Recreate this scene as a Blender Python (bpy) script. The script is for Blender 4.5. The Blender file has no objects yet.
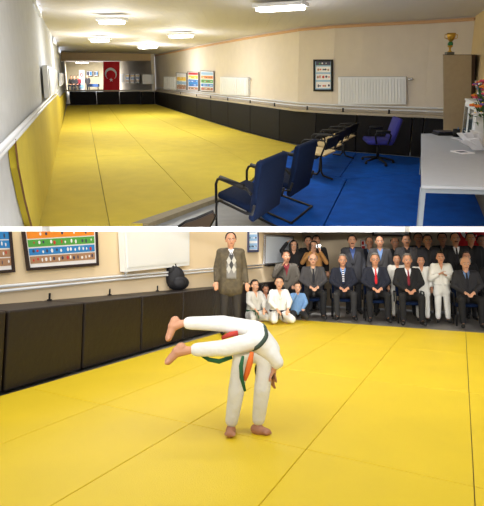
import bpy, bmesh, math, random
from mathutils import Vector, Matrix
from mathutils.bvhtree import BVHTree
random.seed(7)
C = bpy.context.scene.collection
V = Vector
PI = math.pi
# ------------------------------------------------------------------ camera
F, PX, PY = 500.0, 242.0, 200.0
EYE = V((0, 0, 1.2))
PITCH = math.atan((263 - PY) / F)
cd = bpy.data.cameras.new('camera'); cam = bpy.data.objects.new('camera', cd); C.objects.link(cam)
cam.location = EYE; cam.rotation_euler = (PI/2 + PITCH, 0, 0)
cd.sensor_fit = 'HORIZONTAL'; cd.sensor_width = 36; cd.lens = F/484*36
cd.shift_y = -(253 - PY)/484
cd.clip_end = 300
bpy.context.scene.camera = cam
RC = Matrix.Rotation(PITCH, 3, 'X')
def ray(px, py): return RC @ V(((px-PX)/F, 1, (PY-py)/F))

# ------------------------------------------------------------------ the two halls as frames
class Frame:
    def __init__(s, M, k, H): s.M = M; s.k = k; s.H = H; s.R = M.to_3x3().transposed()
    def d(s, px, py): return s.R @ ray(px, py)
    def fl(s, px, py, z=0.0):
        d = s.d(px, py); t = (z - s.H)/d.z
        return V((d.x*t, d.y*t, z))
    def wall(s, px, py, p, q, off=0.0):
        d = s.d(px, py); e = (q-p); n = V((e.y, -e.x, 0)).normalized()
        if n.dot(V((0,0,0)) - p) < 0: n = -n
        t = (p + n*off).dot(n)/d.dot(n)
        return V((0, 0, s.H)) + d*t
    def dep(s, px, py, y):            # point on the ray at local depth y
        d = s.d(px, py); t = y/d.y
        return V((0, 0, s.H)) + d*t
    def world(s, p): return s.M @ (V(p)*s.k)
AL = math.atan((PY-74)/F) + PITCH
ZU = V((0, -math.sin(AL), math.cos(AL))); YU = V((0, math.cos(AL), math.sin(AL)))
HU = 4.35
OU = EYE - ZU*HU
MU = Matrix(((1, YU.x, ZU.x, OU.x), (0, YU.y, ZU.y, OU.y), (0, YU.z, ZU.z, OU.z), (0, 0, 0, 1)))
U = Frame(MU, HU/1.8, 1.8)
L = Frame(Matrix.Identity(4), 1.0, 1.2)

# ------------------------------------------------------------------ materials
MT = {}
def mat(name, col, rough=.6, noise=0.0, nscale=8, bump=0.0, bscale=60, metal=0, emit=0, col2=None, spec=.5, stripes=None, trans=0):
    if name in MT: return MT[name]
    m = bpy.data.materials.new(name); m.use_nodes = True; nt = m.node_tree; N = nt.nodes; b = N['Principled BSDF']
    c = tuple(((x/255)/12.92 if x/255 <= .04045 else ((x/255+.055)/1.055)**2.4) for x in col)
    b.inputs['Base Color'].default_value = (*c, 1); b.inputs['Roughness'].default_value = rough
    b.inputs['Metallic'].default_value = metal; b.inputs['Specular IOR Level'].default_value = spec
    if trans: b.inputs['Transmission Weight'].default_value = trans
    if emit:
        b.inputs['Emission Color'].default_value = (*c, 1); b.inputs['Emission Strength'].default_value = emit
    tc = N.new('ShaderNodeTexCoord')
    if noise or col2:
        n = N.new('ShaderNodeTexNoise'); n.inputs['Scale'].default_value = nscale; n.inputs['Detail'].default_value = 4
        nt.links.new(tc.outputs['Object'], n.inputs['Vector'])
        mx = N.new('ShaderNodeMix'); mx.data_type = 'RGBA'
        if col2: c2 = tuple(((x/255+.055)/1.055)**2.4 for x in col2)
        else: c2 = tuple(max(0, x*(1-noise)) for x in c)
        mx.inputs['A'].default_value = (*c, 1); mx.inputs['B'].default_value = (*c2, 1)
        rp = N.new('ShaderNodeMapRange'); rp.inputs['From Min'].default_value = .3; rp.inputs['From Max'].default_value = .7
        nt.links.new(n.outputs['Fac'], rp.inputs['Value']); nt.links.new(rp.outputs['Result'], mx.inputs['Factor'])
        nt.links.new(mx.outputs['Result'], b.inputs['Base Color'])
    if bump or stripes:
        bp = N.new('ShaderNodeBump'); bp.inputs['Strength'].default_value = bump or .5; bp.inputs['Distance'].default_value = .02
        if stripes:
            w = N.new('ShaderNodeTexWave'); w.bands_direction = stripes[0]; w.inputs['Scale'].default_value = stripes[1]; w.wave_profile = 'SAW'
            nt.links.new(tc.outputs['Object'], w.inputs['Vector']); nt.links.new(w.outputs['Fac'], bp.inputs['Height'])
        else:
            n2 = N.new('ShaderNodeTexNoise'); n2.inputs['Scale'].default_value = bscale; n2.inputs['Detail'].default_value = 3
            nt.links.new(tc.outputs['Object'], n2.inputs['Vector']); nt.links.new(n2.outputs['Fac'], bp.inputs['Height'])
        nt.links.new(bp.outputs['Normal'], b.inputs['Normal'])
    MT[name] = m; return m
yellow = mat('yellow_mat', (206, 184, 48), .85, .10, 1.2, .15, 90)
yellowL = mat('yellow_mat_matte', (232, 200, 34), .5, .08, 1.5, .15, 120)
brownedge = mat('mat_edge_brown', (120, 82, 40), .8, .2, 12)
black = mat('black_vinyl', (31, 21, 17), .45, .25, 3, .3, 14)
blackU = mat('black_pad', (15, 12, 14), .7, .2, 3, .2, 14, spec=.25)
wallU = mat('cream_plaster', (224, 213, 198), .85, .05, 1.5, .12, 60)
wallUl = mat('pale_grey_plaster', (206, 208, 210), .85, .08, 2.5, .35, 30)
wallL = mat('warm_cream_plaster', (236, 214, 178), .85, .05, 1.5, .1, 60)
wallR = mat('grey_beige_plaster', (192, 176, 152), .85, .05, 1.5, .1, 60)
ceilm = mat('slatted_ceiling', (214, 210, 208), .7, 0, 1, .9, stripes=('X', .55))
ledgem = mat('pale_ledge', (178, 166, 146), .7, .1, 5)
blue = mat('blue_mat', (2, 78, 172), .9, .3, 2.0, .3, 20, spec=.15)
greyf = mat('grey_floor_tile', (140, 144, 152), .4, .15, 4)
greyL = mat('grey_stone_floor', (128, 124, 120), .6, .15, 4)
white = mat('white_paint', (236, 238, 240), .35)
whitew = mat('white_slab', (255, 255, 255), .9)
pipew = mat('white_pipe', (222, 224, 228), .35)
tubeg = mat('lamp_tube', (255, 252, 240), .3, emit=14)
dark = mat('dark_metal', (15, 15, 18), .6, spec=.3)
navy = mat('navy_fabric', (11, 27, 58), .95, .2, 20, .2, 120, spec=.15)
purple = mat('purple_fabric', (40, 40, 128), .85, .2, 20)
birch = mat('pale_wood', (205, 180, 130), .5, .15, 10)
deskm = mat('grey_desk', (172, 176, 186), .85, .04, 4)
deskl = mat('grey_desk_leg', (140, 150, 162), .4)
beigew = mat('beige_laminate', (176, 160, 132), .55, .08, 5)
brownw = mat('dark_brown_board', (72, 52, 40), .6, .2, 8)
glass = mat('dark_cabinet_glass', (70, 84, 92), .1)
red = mat('flag_red', (214, 20, 36), .7)
gold = mat('gold_metal', (206, 164, 70), .3, metal=.8)
green = mat('green', (30, 110, 60), .6)
pink = mat('pink_petal', (205, 70, 100), .7); orangep = mat('orange_petal', (220, 110, 40), .7); purp = mat('violet_petal', (110, 70, 150), .7)
leafm = mat('leaf_green', (46, 84, 40), .7); silver = mat('silver_metal', (200, 200, 205), .25, metal=.7)
paper = mat('white_paper', (240, 240, 245), .8)
P_or = mat('print_orange', (236, 140, 40), .5); P_gr = mat('print_green', (80, 160, 70), .5); P_bl = mat('print_blue', (40, 130, 205), .5)
P_br = mat('print_brown', (170, 130, 100), .5); P_ye = mat('print_yellow', (245, 205, 60), .5); P_wh = mat('print_white', (238, 236, 240), .5)
P_rd = mat('print_red', (196, 50, 50), .5); P_dk = mat('print_dark', (60, 60, 90), .5); P_lb = mat('print_light_blue', (150, 190, 225), .5)
framem = mat('dark_picture_frame', (46, 30, 28), .4)
eyew = mat('eye_white', (230, 225, 220), .3); eyed = mat('eye_dark', (25, 16, 12), .3)
lipm = mat('lip', (150, 80, 72), .6)
skyglass = mat('window_daylight', (225, 235, 255), .3, emit=2.5)

# ------------------------------------------------------------------ mesh builder
class MB:
    def __init__(s): s.v = []; s.f = []; s.m = []; s.ms = []
    def mi(s, m):
        if m is None: return 0
        if m not in s.ms: s.ms.append(m)
        return s.ms.index(m)
    def add(s, vs, fs, m=None):
        o = len(s.v); s.v += [V(p) for p in vs]; i = s.mi(m)
        for f in fs: s.f.append([o+a for a in f]); s.m.append(i)
        return s
    def hexa(s, b, t, m=None):         # two rings of equal count
        n = len(b); fs = [list(range(n))[::-1], list(range(n, 2*n))]
        for i in range(n): j = (i+1) % n; fs.append([i, j, n+j, n+i])
        return s.add(list(b)+list(t), fs, m)
    def prism(s, poly, vec, m=None): return s.hexa(poly, [V(p)+V(vec) for p in poly], m)
    def box(s, c, d, m=None, R=None):
        c = V(c); x, y, z = d[0]/2, d[1]/2, d[2]/2
        ps = [V(p) for p in ((-x,-y,-z),(x,-y,-z),(x,y,-z),(-x,y,-z),(-x,-y,z),(x,-y,z),(x,y,z),(-x,y,z))]
        if R: ps = [R @ p for p in ps]
        return s.hexa([c+p for p in ps[:4]], [c+p for p in ps[4:]], m)
    def tube(s, pts, r, m=None, n=8):
        pts = [V(p) for p in pts]; rs = r if isinstance(r, (list, tuple)) else [r]*len(pts)
        vs = []; fs = []; up = None
        for i, p in enumerate(pts):
            t = (pts[min(i+1, len(pts)-1)] - pts[max(i-1, 0)]).normalized()
            if up is None: up = V((0,0,1)) if abs(t.z) < .9 else V((1,0,0))
            a = t.cross(up).normalized(); b = a.cross(t).normalized(); up = b
            for k in range(n):
                w = 2*PI*k/n; vs.append(p + (a*math.cos(w)+b*math.sin(w))*rs[i])
        for i in range(len(pts)-1):
            for k in range(n): l = (k+1) % n; fs.append([i*n+k, i*n+l, (i+1)*n+l, (i+1)*n+k])
        fs.append(list(range(n))[::-1]); fs.append([(len(pts)-1)*n+k for k in range(n)])
        return s.add(vs, fs, m)
    def caps(s, a, ra, b, rb, m=None, n=10):
        a = V(a); b = V(b); d = b-a
        if d.length < 1e-5: d = V((0,0,1e-3))
        t = d.normalized(); pts = []; rs = []
        for q in (0, 30, 60): pts.append(a - t*ra*math.cos(math.radians(q))); rs.append(max(ra*math.sin(math.radians(q)), ra*.06))
        pts.append(a); rs.append(ra); pts.append(b); rs.append(rb)
        for q in (60, 30, 0): pts.append(b + t*rb*math.cos(math.radians(q))); rs.append(max(rb*math.sin(math.radians(q)), rb*.06))
        up = V((0,0,1)) if abs(t.z) < .9 else V((1,0,0)); x = t.cross(up).normalized(); y = x.cross(t)
        vs = [p + (x*math.cos(2*PI*k/n) + y*math.sin(2*PI*k/n))*r for p, r in zip(pts, rs) for k in range(n)]
        fs = [[i*n+k, i*n+(k+1)%n, (i+1)*n+(k+1)%n, (i+1)*n+k] for i in range(len(pts)-1) for k in range(n)]
        fs.append(list(range(n))[::-1]); fs.append([(len(pts)-1)*n+k for k in range(n)])
        return s.add(vs, fs, m)
    def ell(s, c, r, m=None, n=14, R=None, keep=None):
        c = V(c); h = n//2+1; vs = []; fs = []
        for i in range(h+1):
            th = PI*i/h
            for k in range(n):
                p = V((math.sin(th)*math.cos(2*PI*k/n), math.sin(th)*math.sin(2*PI*k/n), math.cos(th)))
                vs.append(p)
        for i in range(h):
            for k in range(n):
                f = [i*n+k, (i+1)*n+k, (i+1)*n+(k+1)%n, i*n+(k+1)%n]
                if keep:
                    g = sum((vs[a] for a in f), V((0,0,0)))/4
                    if not keep(g): continue
                fs.append(f)
        out = []
        for p in vs:
            q = V((p.x*r[0], p.y*r[1], p.z*r[2]))
            out.append(c + (R @ q if R else q))
        return s.add(out, fs, m)
    def lathe(s, c, prof, m=None, n=16):
        c = V(c); vs = [c + V((r*math.cos(2*PI*k/n), r*math.sin(2*PI*k/n), z)) for r, z in prof for k in range(n)]
        fs = [[i*n+k, i*n+(k+1)%n, (i+1)*n+(k+1)%n, (i+1)*n+k] for i in range(len(prof)-1) for k in range(n)]
        fs.append(list(range(n))[::-1]); fs.append([(len(prof)-1)*n+k for k in range(n)])
        return s.add(vs, fs, m)
    def slab(s, q, t, m=None, n=None):  # quad bl br tr tl, thickness towards n
        q = [V(p) for p in q]
        if n is None: n = (q[1]-q[0]).cross(q[3]-q[0]).normalized()
        return s.hexa(q, [p + n*t for p in q], m)

CLIPN = {}
for nm, row, sg in (('U', 227.2, 1), ('L', 231.5, -1)):
    n = ray(0, row).cross(ray(484, row)).normalized()
    if n.z < 0: n = -n
    CLIPN[nm] = n*sg                    # keep side
def mesh(name, mb, m, k=1.0, M=None, clip=None, bevel=0, smooth=False, shift=None):
    me = bpy.data.meshes.new(name)
    vs = [((p - shift) if shift else p)*k for p in mb.v]
    me.from_pydata(vs, [], mb.f)
    for x in ([m] if not mb.ms else mb.ms): me.materials.append(x)
    if mb.ms:
        for p, i in zip(me.polygons, mb.m): p.material_index = i
    bm = bmesh.new(); bm.from_mesh(me)
    bmesh.ops.remove_doubles(bm, verts=bm.verts, dist=1e-6)
    bmesh.ops.recalc_face_normals(bm, faces=bm.faces)
    if bevel: bmesh.ops.bevel(bm, geom=[e for e in bm.edges if e.is_manifold and e.calc_face_angle(0) > .6], offset=bevel*k, segments=2, affect='EDGES', profile=.5)
    if clip:
        W = M.inverted(); n = CLIPN[clip]
        co = W @ EYE; nn = (M.to_3x3().transposed() @ n).normalized()
        r = bmesh.ops.bisect_plane(bm, geom=bm.verts[:]+bm.edges[:]+bm.faces[:], plane_co=co, plane_no=nn, clear_inner=True)
        ed = [e for e in r['geom_cut'] if isinstance(e, bmesh.types.BMEdge)]
        if ed:
            try: bmesh.ops.holes_fill(bm, edges=ed, sides=0)
            except Exception: pass
    if smooth:
        for f in bm.faces: f.smooth = True
    bm.to_mesh(me); bm.free()
    return me
INFO = {}
def tag(o, label=None, cat=None, group=None, kind=None):
    if label: o['label'] = label
    if cat: o['category'] = cat
    if group: o['group'] = group
    if kind: o['kind'] = kind
    return o
STR = {}
def thing(fr, name, label, cat, pos, rz=0, group=None, kind=None, stretch=None):
    r0 = rz
    if stretch: rz = 0
    o = bpy.data.objects.new(name, None); C.objects.link(o); o.empty_display_size = .1
    M = fr.M @ Matrix.Translation(V(pos)*fr.k) @ Matrix.Rotation(rz, 4, 'Z')
    o.matrix_world = M; INFO[o.name] = (fr, V(pos), rz, M)
    if stretch: STR[o.name] = (r0, stretch)
    return tag(o, label, cat, group, kind)
def part(name, mb, m, par, bevel=0, smooth=False, clip=False, fc=False, lab=None):
    """fc: vertices are in frame coordinates instead of the thing's own"""
    fr, pos, rz, M = INFO[par.name] if par.name in INFO else INFO[par.parent.name]
    if fc:
        R = Matrix.Rotation(-rz, 3, 'Z'); mb.v = [R @ (p-pos) for p in mb.v]
    if par.name in STR and not fc:
        r0, sy = STR[par.name]; R = Matrix.Rotation(r0, 3, 'Z'); mb.v = [R @ p for p in mb.v]; mb.v = [V((p.x, p.y*sy, p.z)) for p in mb.v]
    me = mesh(name, mb, m, fr.k, M, ('U' if fr is U else 'L') if clip else None, bevel, smooth)
    o = bpy.data.objects.new(name, me); C.objects.link(o); o.parent = par
    if lab: o['label'] = lab
    return o
def solo(fr, name, mb, m, label=None, cat=None, group=None, kind=None, clip=False, bevel=0, smooth=False):
    c = sum(mb.v, V((0,0,0)))/len(mb.v); c.z = min(p.z for p in mb.v)
    M = fr.M @ Matrix.Translation(c*fr.k)
    me = mesh(name, mb, m, fr.k, M, ('U' if fr is U else 'L') if clip else None, bevel, smooth, shift=c)
    o = bpy.data.objects.new(name, me); C.objects.link(o); o.matrix_world = M; INFO[o.name] = (fr, c, 0, M)
    return tag(o, label, cat, group, kind)
def bil(q, u, v): return q[0]*(1-u)*(1-v) + q[1]*u*(1-v) + q[2]*u*v + q[3]*(1-u)*v
def nrm(q): return (q[1]-q[0]).cross(q[3]-q[0]).normalized()

# ================================================================== UPPER HALL
S = lambda x, s: U.fl(x, 74+s)
Zc = 1.8*1.65
# wall ribbons (floor pixels)
RWpx = [(155,104),(200,118.5),(242,131),(295,145),(330,149.5),(357,152),(420,157),(460,161)]
front = [U.fl(*p) for p in RWpx]
back = []
for i, p in enumerate(front):
    back.append(U.fl(RWpx[i][0] + (1.5 if i < 4 else 0), 74+(RWpx[i][1]-74)*.955))
rightnear = [U.fl(473, 172), U.fl(489, 190), U.fl(510, 215), U.fl(600, 330)]
wl0, wl1 = U.fl(72-.235*29.5, 103.5), U.fl(72-.235*420, 74+420)
def ribbon(pts, z0, z1, th, name, m, kind='structure', clip=True):
    mb = MB(); c = V((0,0,0))
    outs = []
    for i, p in enumerate(pts):
        t = (pts[min(i+1, len(pts)-1)]-pts[max(i-1, 0)]).normalized(); n = V((t.y, -t.x, 0))
        if n.dot(p) < 0: n = -n
        outs.append(p + n*th)
    for i in range(len(pts)-1):
        q = [pts[i], pts[i+1], outs[i+1], outs[i]]
        mb.hexa([V((a.x, a.y, z0)) for a in q], [V((a.x, a.y, z1)) for a in q])
    return solo(U, name, mb, m, kind=kind, clip=clip)
ribbon(back, 0, Zc+.1, .15, 'wall_right', wallU)
ribbon([back[-1]]+rightnear, 0, Zc+.3, .15, 'wall_near_right', mat('yellowish_plaster', (214, 188, 138), .85, .06, 2))
ribbon([wl0 + (wl0-wl1).normalized()*.0, wl1], 0, Zc+.6, .15, 'wall_left', wallUl)
# far wall: beam above an opening that stands for a mirror
fy = S(72, 30).y
fxl, fxr = wl0.x, back[0].x
mb = MB(); mb.box(((fxl+fxr)/2, fy+.25, (2.58+Zc)/2+.1), (fxr-fxl+.3, .3, Zc-2.58+.2)); solo(U, 'wall_far', mb, mat('peach_beam', (212, 184, 142), .8, .05, 2), kind='structure')
# mirrored bay: reflection in the far mirror, built as solid geometry
A = S(66, 17); B = S(152, 17)
by = A.y
tt = (by-fy)/(wl1-wl0).normalized().y
bL = wl0 + (wl1-wl0).normalized()*tt; bR = V((fxr, fy, 0)) + (wl1-wl0).normalized()*tt
def bayw(a, b, off, nm, m):
    mb = MB(); q = [a, b, b+off, a+off]; mb.hexa([V((p.x, p.y, -.06)) for p in q], [V((p.x, p.y, 3.2)) for p in q]); solo(U, nm, mb, m, kind='structure')
baym = mat('mirrored_bay_plaster', (214, 202, 172), .85, .05, 2)
bayw(bL, bR, V((0,.2,0)), 'wall_mirrored_bay', baym); bayw(wl0, bL, V((-.2,0,0)), 'wall_mirrored_left', baym); bayw(V((fxr+.02, fy+.05, 0)), bR, V((.2,0,0)), 'wall_mirrored_right', wallU)
mb = MB(); mb.prism([V((fxl, fy, -.06)), V((fxr, fy, -.06)), V((bR.x, by, -.06)), V((bL.x, by, -.06))], (0,0,.06)); solo(U, 'floor_mirrored_bay', mb, greyf, kind='structure')
# ceiling
mb = MB(); zl = 1.8*1.74
def cz(x): return Zc
mb.prism([V((wl1.x-1, 3.2, Zc+.12)), V((rightnear[-1].x+3, 3.2, Zc)), V((back[-1].x+2.5, back[3].y+1, Zc)), V((fxr+1, fy, Zc)), V((bR.x+1, by+.3, Zc)), V((bL.x-1, by+.3, Zc+.12)), V((wl0.x-1, fy, Zc+.12))], (0,0,.15))
solo(U, 'ceiling', mb, ceilm, kind='structure')
# cornice strip along right wall
mb = MB()
for i in range(len(back)-1):
    a, b = back[i], back[i+1]; mb.tube([V((a.x*.995, a.y*.995, Zc-.06)), V((b.x*.995, b.y*.995, Zc-.06))], .035)
solo(U, 'trim_1', mb, mat('peach_trim', (214, 170, 126), .7), kind='structure')
# sub floor (grey) under everything
mb = MB(); mb.prism([V((wl1.x-.5, 5.3, -.12)), V((rightnear[2].x+1, 5.3, -.12)), V((back[-1].x+1, back[-1].y+.6, -.12)), V((fxr+.4, fy+.4, -.12)), V((fxl-.3, fy+.4, -.12))], (0,0,.06))
solo(U, 'floor', mb, greyf, kind='structure', clip=True)
# yellow mats
c0 = lambda y: 36.5+(226-y)*30.5/121
c1 = lambda y: 87.4+(y-107.8)*.188
def c2(y):
    t = [(104,106.5),(131,127.5),(155,149.5),(207,200),(226,219)]
    for (a, xa), (b, xb) in zip(t, t[1:]):
        if y <= b: return xa+(xb-xa)*(y-a)/(b-a)
    return 219
cells = [
 [(c0(105.5),105.5),(c1(105),105),(c1(117),117),(c0(117),117)],
 [(c0(117),117),(c1(117),117),(c1(132),132),(c0(133),133)],
 [(c0(133),133),(c1(132),132),(c1(156),156),(c0(156),156)],
 [(c0(156),156),(c1(156),156),(c1(229),229),(c0(229),229)],
 [(c1(105),105),(c2(105),104.7),(c2(116),116),(c1(117),117)],
 [(c1(117),117),(c2(116),116),(c2(131),131),(c1(132),132)],
 [(c1(132),132),(c2(131),131),(c2(154),154),(c1(156),156)],
 [(c1(156),156),(c2(154),154),(197,205),(140,224.5),(c1(229),229)],
 [(c2(105),104.7),(130,104.3),(149,114),(c2(116),116)],
 [(c2(116),116),(149,114),(178,128),(c2(131),131)],
 [(c2(131),131),(178,128),(214,143.5),(c2(154),154)],
 [(c2(154),154),(214,143.5),(262,170),(240,190),(197,205)],
 [(130,104.3),(155.5,104.2),(198,118),(149,114)],
 [(149,114),(198,118),(242,131.5),(178,128)],
 [(178,128),(242,131.5),(299,146),(214,143.5)],
 [(214,143.5),(299,146),(262,170)],
]
def shrinkmat(fr, px, top, th, g, m, name, label, group):
    P = [fr.fl(x, y) for x, y in px]; c = sum(P, V((0,0,0)))/len(P)
    Q = []
    for i, p in enumerate(P):            # inset each corner by the gap
        a = (P[i-1]-p).normalized(); b = (P[(i+1) % len(P)]-p).normalized(); w = (a+b)
        w = w.normalized() if w.length > .3 else (c-p).normalized()
        Q.append(p + w*g*1.4)
    mb = MB(); mb.prism([V((q.x, q.y, top-th)) for q in Q], (0,0,th))
    return solo(fr, name, mb, m, label, 'mat', group, clip=(fr is U), bevel=(.0025 if fr is U else .005))
for px in cells:
    shrinkmat(U, px, 0, .05, .004, yellow, 'floor_mat', 'yellow foam mat laid flush with its neighbours on the upper hall floor', 'yellow floor mats of the upper hall')
# blue mats
bl = [[(299,146.3),(330,150),(357,152.5),(340,177),(280,168),(270,165)],
      [(357,152.5),(420,157.5),(421,172),(347,179),(340,177)],
      [(420,157.5),(462,161.5),(476,196),(421,190),(421,172)],
      [(262,171),(280,168),(340,177),(347,179),(322,229),(278,229),(250,203),(244,190)],
      [(347,179),(421,172),(421,190),(421,229),(322,229)],
      [(421,190),(476,196),(490,229),(421,229)]]
for px, lb in zip(bl, ['blue floor mat beyond the seat row beside the dark wall pads', 'blue floor mat under the swivel chair', 'blue floor mat between the tall cupboard and the desk', 'blue floor mat beneath the sled chairs at the front', 'blue floor mat left of the desk leg', 'blue floor mat underneath the grey desk']):
    shrinkmat(U, px, 0, .05, .008, blue, 'floor_mat', lb, 'blue floor mats')
# pale border strip
mb = MB(); pp = [(140,224.8),(197,205.3),(241,190.5)]; qq = [(243,193.5),(201.5,208),(149,228),(131,228)]
mb.prism([U.fl(x, y, -.06) for x, y in pp+qq], (0,0,.062)); solo(U, 'edge_strip', mb, mat('pale_strip', (150, 138, 110), .7, .2, 6), 'pale wooden edging strip along the front edge of the yellow upper floor', 'edging', clip=True)
# leaning yellow mats on left wall
top = [(13,138),(30,120.5),(47,103.5)]; 
def zl_pt(x, y, z, w):  # point on left wall offset plane by pixel
    return U.wall(x, y, wl0, wl1, w)
E = (wl1-wl0).normalized(); NW = V((E.y, -E.x, 0)); NW = NW if NW.x > 0 else -NW
def lean(px_poly, lab):
    mb = MB(); P = [U.wall(x, y, wl0, wl1, .06) for x, y in px_poly]
    mb.prism(P, NW*-.055, yellow)
    n = len(P)
    o = thing(U, 'leaning_mat', lab, 'mat', V((P[-1].x, P[-1].y, 0)), 0, 'yellow mats stood against the upper left wall')
    part('mat_face', mb, yellow, o, fc=True, clip=True)
    e = MB(); a, b = P[0], P[1]
    return o, P
o, P = lean([(14,139),(17.5,168),(24,200),(31.5,229),(38.2,229),(46.5,196),(56.5,156),(62,133),(62.5,128),(60.5,98),(57,94),(47,103.5),(30,121)], 'large yellow mat stood upright against the pale left wall, nearest one with brown edge')
e = MB(); nf = NW*.012
edge = [(14,139),(17.5,168),(24,200),(31.5,229)]; edge2 = [(11.6,141),(15,170),(21.5,202),(29,229)]
for i in range(3):
    q = [U.wall(*edge[i], wl0, wl1, .062), U.wall(*edge[i+1], wl0, wl1, .062), U.wall(*edge2[i+1], wl0, wl1, .02), U.wall(*edge2[i], wl0, wl1, .02)]
    e.slab(q, .015)
part('mat_edge', e, brownedge, o, fc=True, clip=True, lab='worn brown end edge')
lean([(62.3,133),(64.5,124),(69,105),(65.3,92),(60.6,97.5),(62.6,128)], 'yellow mat stood upright in the far left corner by the dark wall pads')
# pads
def padrib(fr, px0, px1, n, label, group, zt0, zt1, m=blackU, th=.07):
    a, b = px0, px1
    mb = MB(); t = (b-a).normalized(); w = V((t.y, -t.x, 0)); w = w if w.dot(a) > 0 else -w
    g = t*.012
    bs = [a+g, b-g, b-g+w*th, a+g+w*th]
    mb.hexa(bs, [V((q.x, q.y, z)) for q, z in zip(bs, (zt0, zt1, zt1, zt0))])
    return solo(fr, 'wall_pad', mb, m, label, 'wall pad', group, bevel=.012)
def onfront(x):
    for i in range(len(RWpx)-1):
        (xa, ya), (xb, yb) = RWpx[i], RWpx[i+1]
        if xa <= x <= xb: return U.fl(x, ya+(yb-ya)*(x-xa)/(xb-xa))
def padz(x): return 1.8*(.43+.05*min(1, (x-155)/80))
xs = [155,168,181,197,211,228,250,279,315,355,409.5,421,445]
for a, b in zip(xs, xs[1:]):
    padrib(U, onfront(a), onfront(b), 1, 'black padded panel in the row along the upper right wall', 'black wall pads of the upper right wall', padz(a), padz(b))
fx = [70, 97, 120, 141, 155]
for a, b in zip(fx, fx[1:]):
    padrib(U, U.fl(a, 104.5), U.fl(b, 104.2), 1, 'black padded panel in the row under the far mirror opening', 'black wall pads below the far opening', .76, .76)
# ledges
mb = MB()
for i in range(len(back)-1):
    z0, z1 = padz(RWpx[i][0]), padz(RWpx[i+1][0])
    q = [front[i]*1.004, front[i+1]*1.004, back[i+1], back[i]]
    mb.hexa([V((p.x, p.y, z)) for p, z in zip(q, (z0, z1, z1, z0))], [V((p.x, p.y, z+.05)) for p, z in zip(q, (z0, z1, z1, z0))])
solo(U, 'ledge', mb, ledgem, 'pale plastered ledge running above the pads of the upper right wall', 'ledge')
mb = MB(); mb.box(((fxl+fxr)/2, fy+.3, .8), (fxr-fxl, .55, .07)); solo(U, 'ledge', mb, mat('pale_ledge2', (196, 184, 160), .6, .05, 5), 'pale ledge under the far mirror opening below the red flag', 'ledge')
# pins on ledge
def onback(x, z, off=0.0):
    for i in range(len(RWpx)-1):
        if RWpx[i][0] <= x <= RWpx[i+1][0]:
            t = (x-RWpx[i][0])/(RWpx[i+1][0]-RWpx[i][0]); p = back[i].lerp(back[i+1], t); return V((p.x, p.y, z))
for x in (181, 197, 211, 228, 250, 274, 306, 341, 386):
    p = onfront(x)*1.012; z = padz(x); mb = MB(); mb.box((p.x, p.y, z+.095), (.035, .035, .1)); mb.box((p.x, p.y-.01, z+.055), (.06, .04, .012))
    solo(U, 'peg', mb, dark, 'small dark peg standing on the pale ledge over the upper wall pads', 'peg', 'pegs along the upper ledge')
# upper right wall fittings
def rq(x0, y0, x1, y1, off=.0, dy=0):   # quad bl br tr tl on right wall by pixel
    out = []
    for x, y in ((x0, y1), (x1, y1+dy), (x1, y0+dy), (x0, y0)):
        best = None
        for i in range(len(back)-1):
            p = U.wall(x, y, back[i], back[i+1], off); e = back[i+1]-back[i]
            t = (V((p.x, p.y, 0))-back[i]).dot(e)/e.length_squared
            g = abs(t-.5)
            if best is None or g < best[0]-1e-6:
                best = (g, p)
        out.append(best[1])
    return out
def radiator(fr, q, label, group, nr=14, th=.09, m=white, side=1, pipe=True):
    q = [V(p) for p in q]; n = nrm(q)
    if n.dot(V((0,0,fr.H)) - q[0]) < 0: n = -n
    b = (q[0]+q[1])/2
    o = thing(fr, 'radiator', label, 'radiator', V((b.x, b.y, b.z)), 0, group)
    mb = MB(); mb.slab(q, -th, None, n); part('radiator_body', mb, m, o, fc=True, bevel=.008)
    r = MB()
    for i in range(nr):
        u0, u1 = .02+.96*(i+.15)/nr, .02+.96*(i+.85)/nr
        r.slab([bil(q, u0, .06), bil(q, u1, .06), bil(q, u1, .94), bil(q, u0, .94)], .02, None, n)
    part('ribbed_front', r, m, o, fc=True, bevel=.006)
    g = MB(); up = (q[3]-q[0]).normalized(); g.slab([q[3], q[2], q[2]-n*th, q[3]-n*th], .012, mat('grille_grey', (170,172,175), .5), up); part('top_grille', g, None, o, fc=True)
    if pipe:
        v = MB(); rt = (q[1]-q[0]).normalized(); c = (q[2] if side > 0 else q[3]) + rt*side*.04 - up*.05 - n*.04
        v.caps(c, .022, c+rt*side*.05, .028); v.caps(c+rt*side*.05, .03, c+rt*side*.09, .03); part('valve', v, silver, o, fc=True, smooth=True)
    return o
radiator(U, rq(338, 77, 406, 104.5, .1), 'wide white ribbed radiator above the ledge behind the swivel chair', 'radiators of the upper hall', 22)
radiator(U, rq(220, 77, 247.5, 95, .1, .8), 'white radiator between the three charts and the dark framed poster', 'radiators of the upper hall', 12)
radiator(U, rq(163.5, 76.5, 175, 89.5, .1, .5), 'small distant white radiator left of the three charts', 'radiators of the upper hall', 6)
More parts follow.
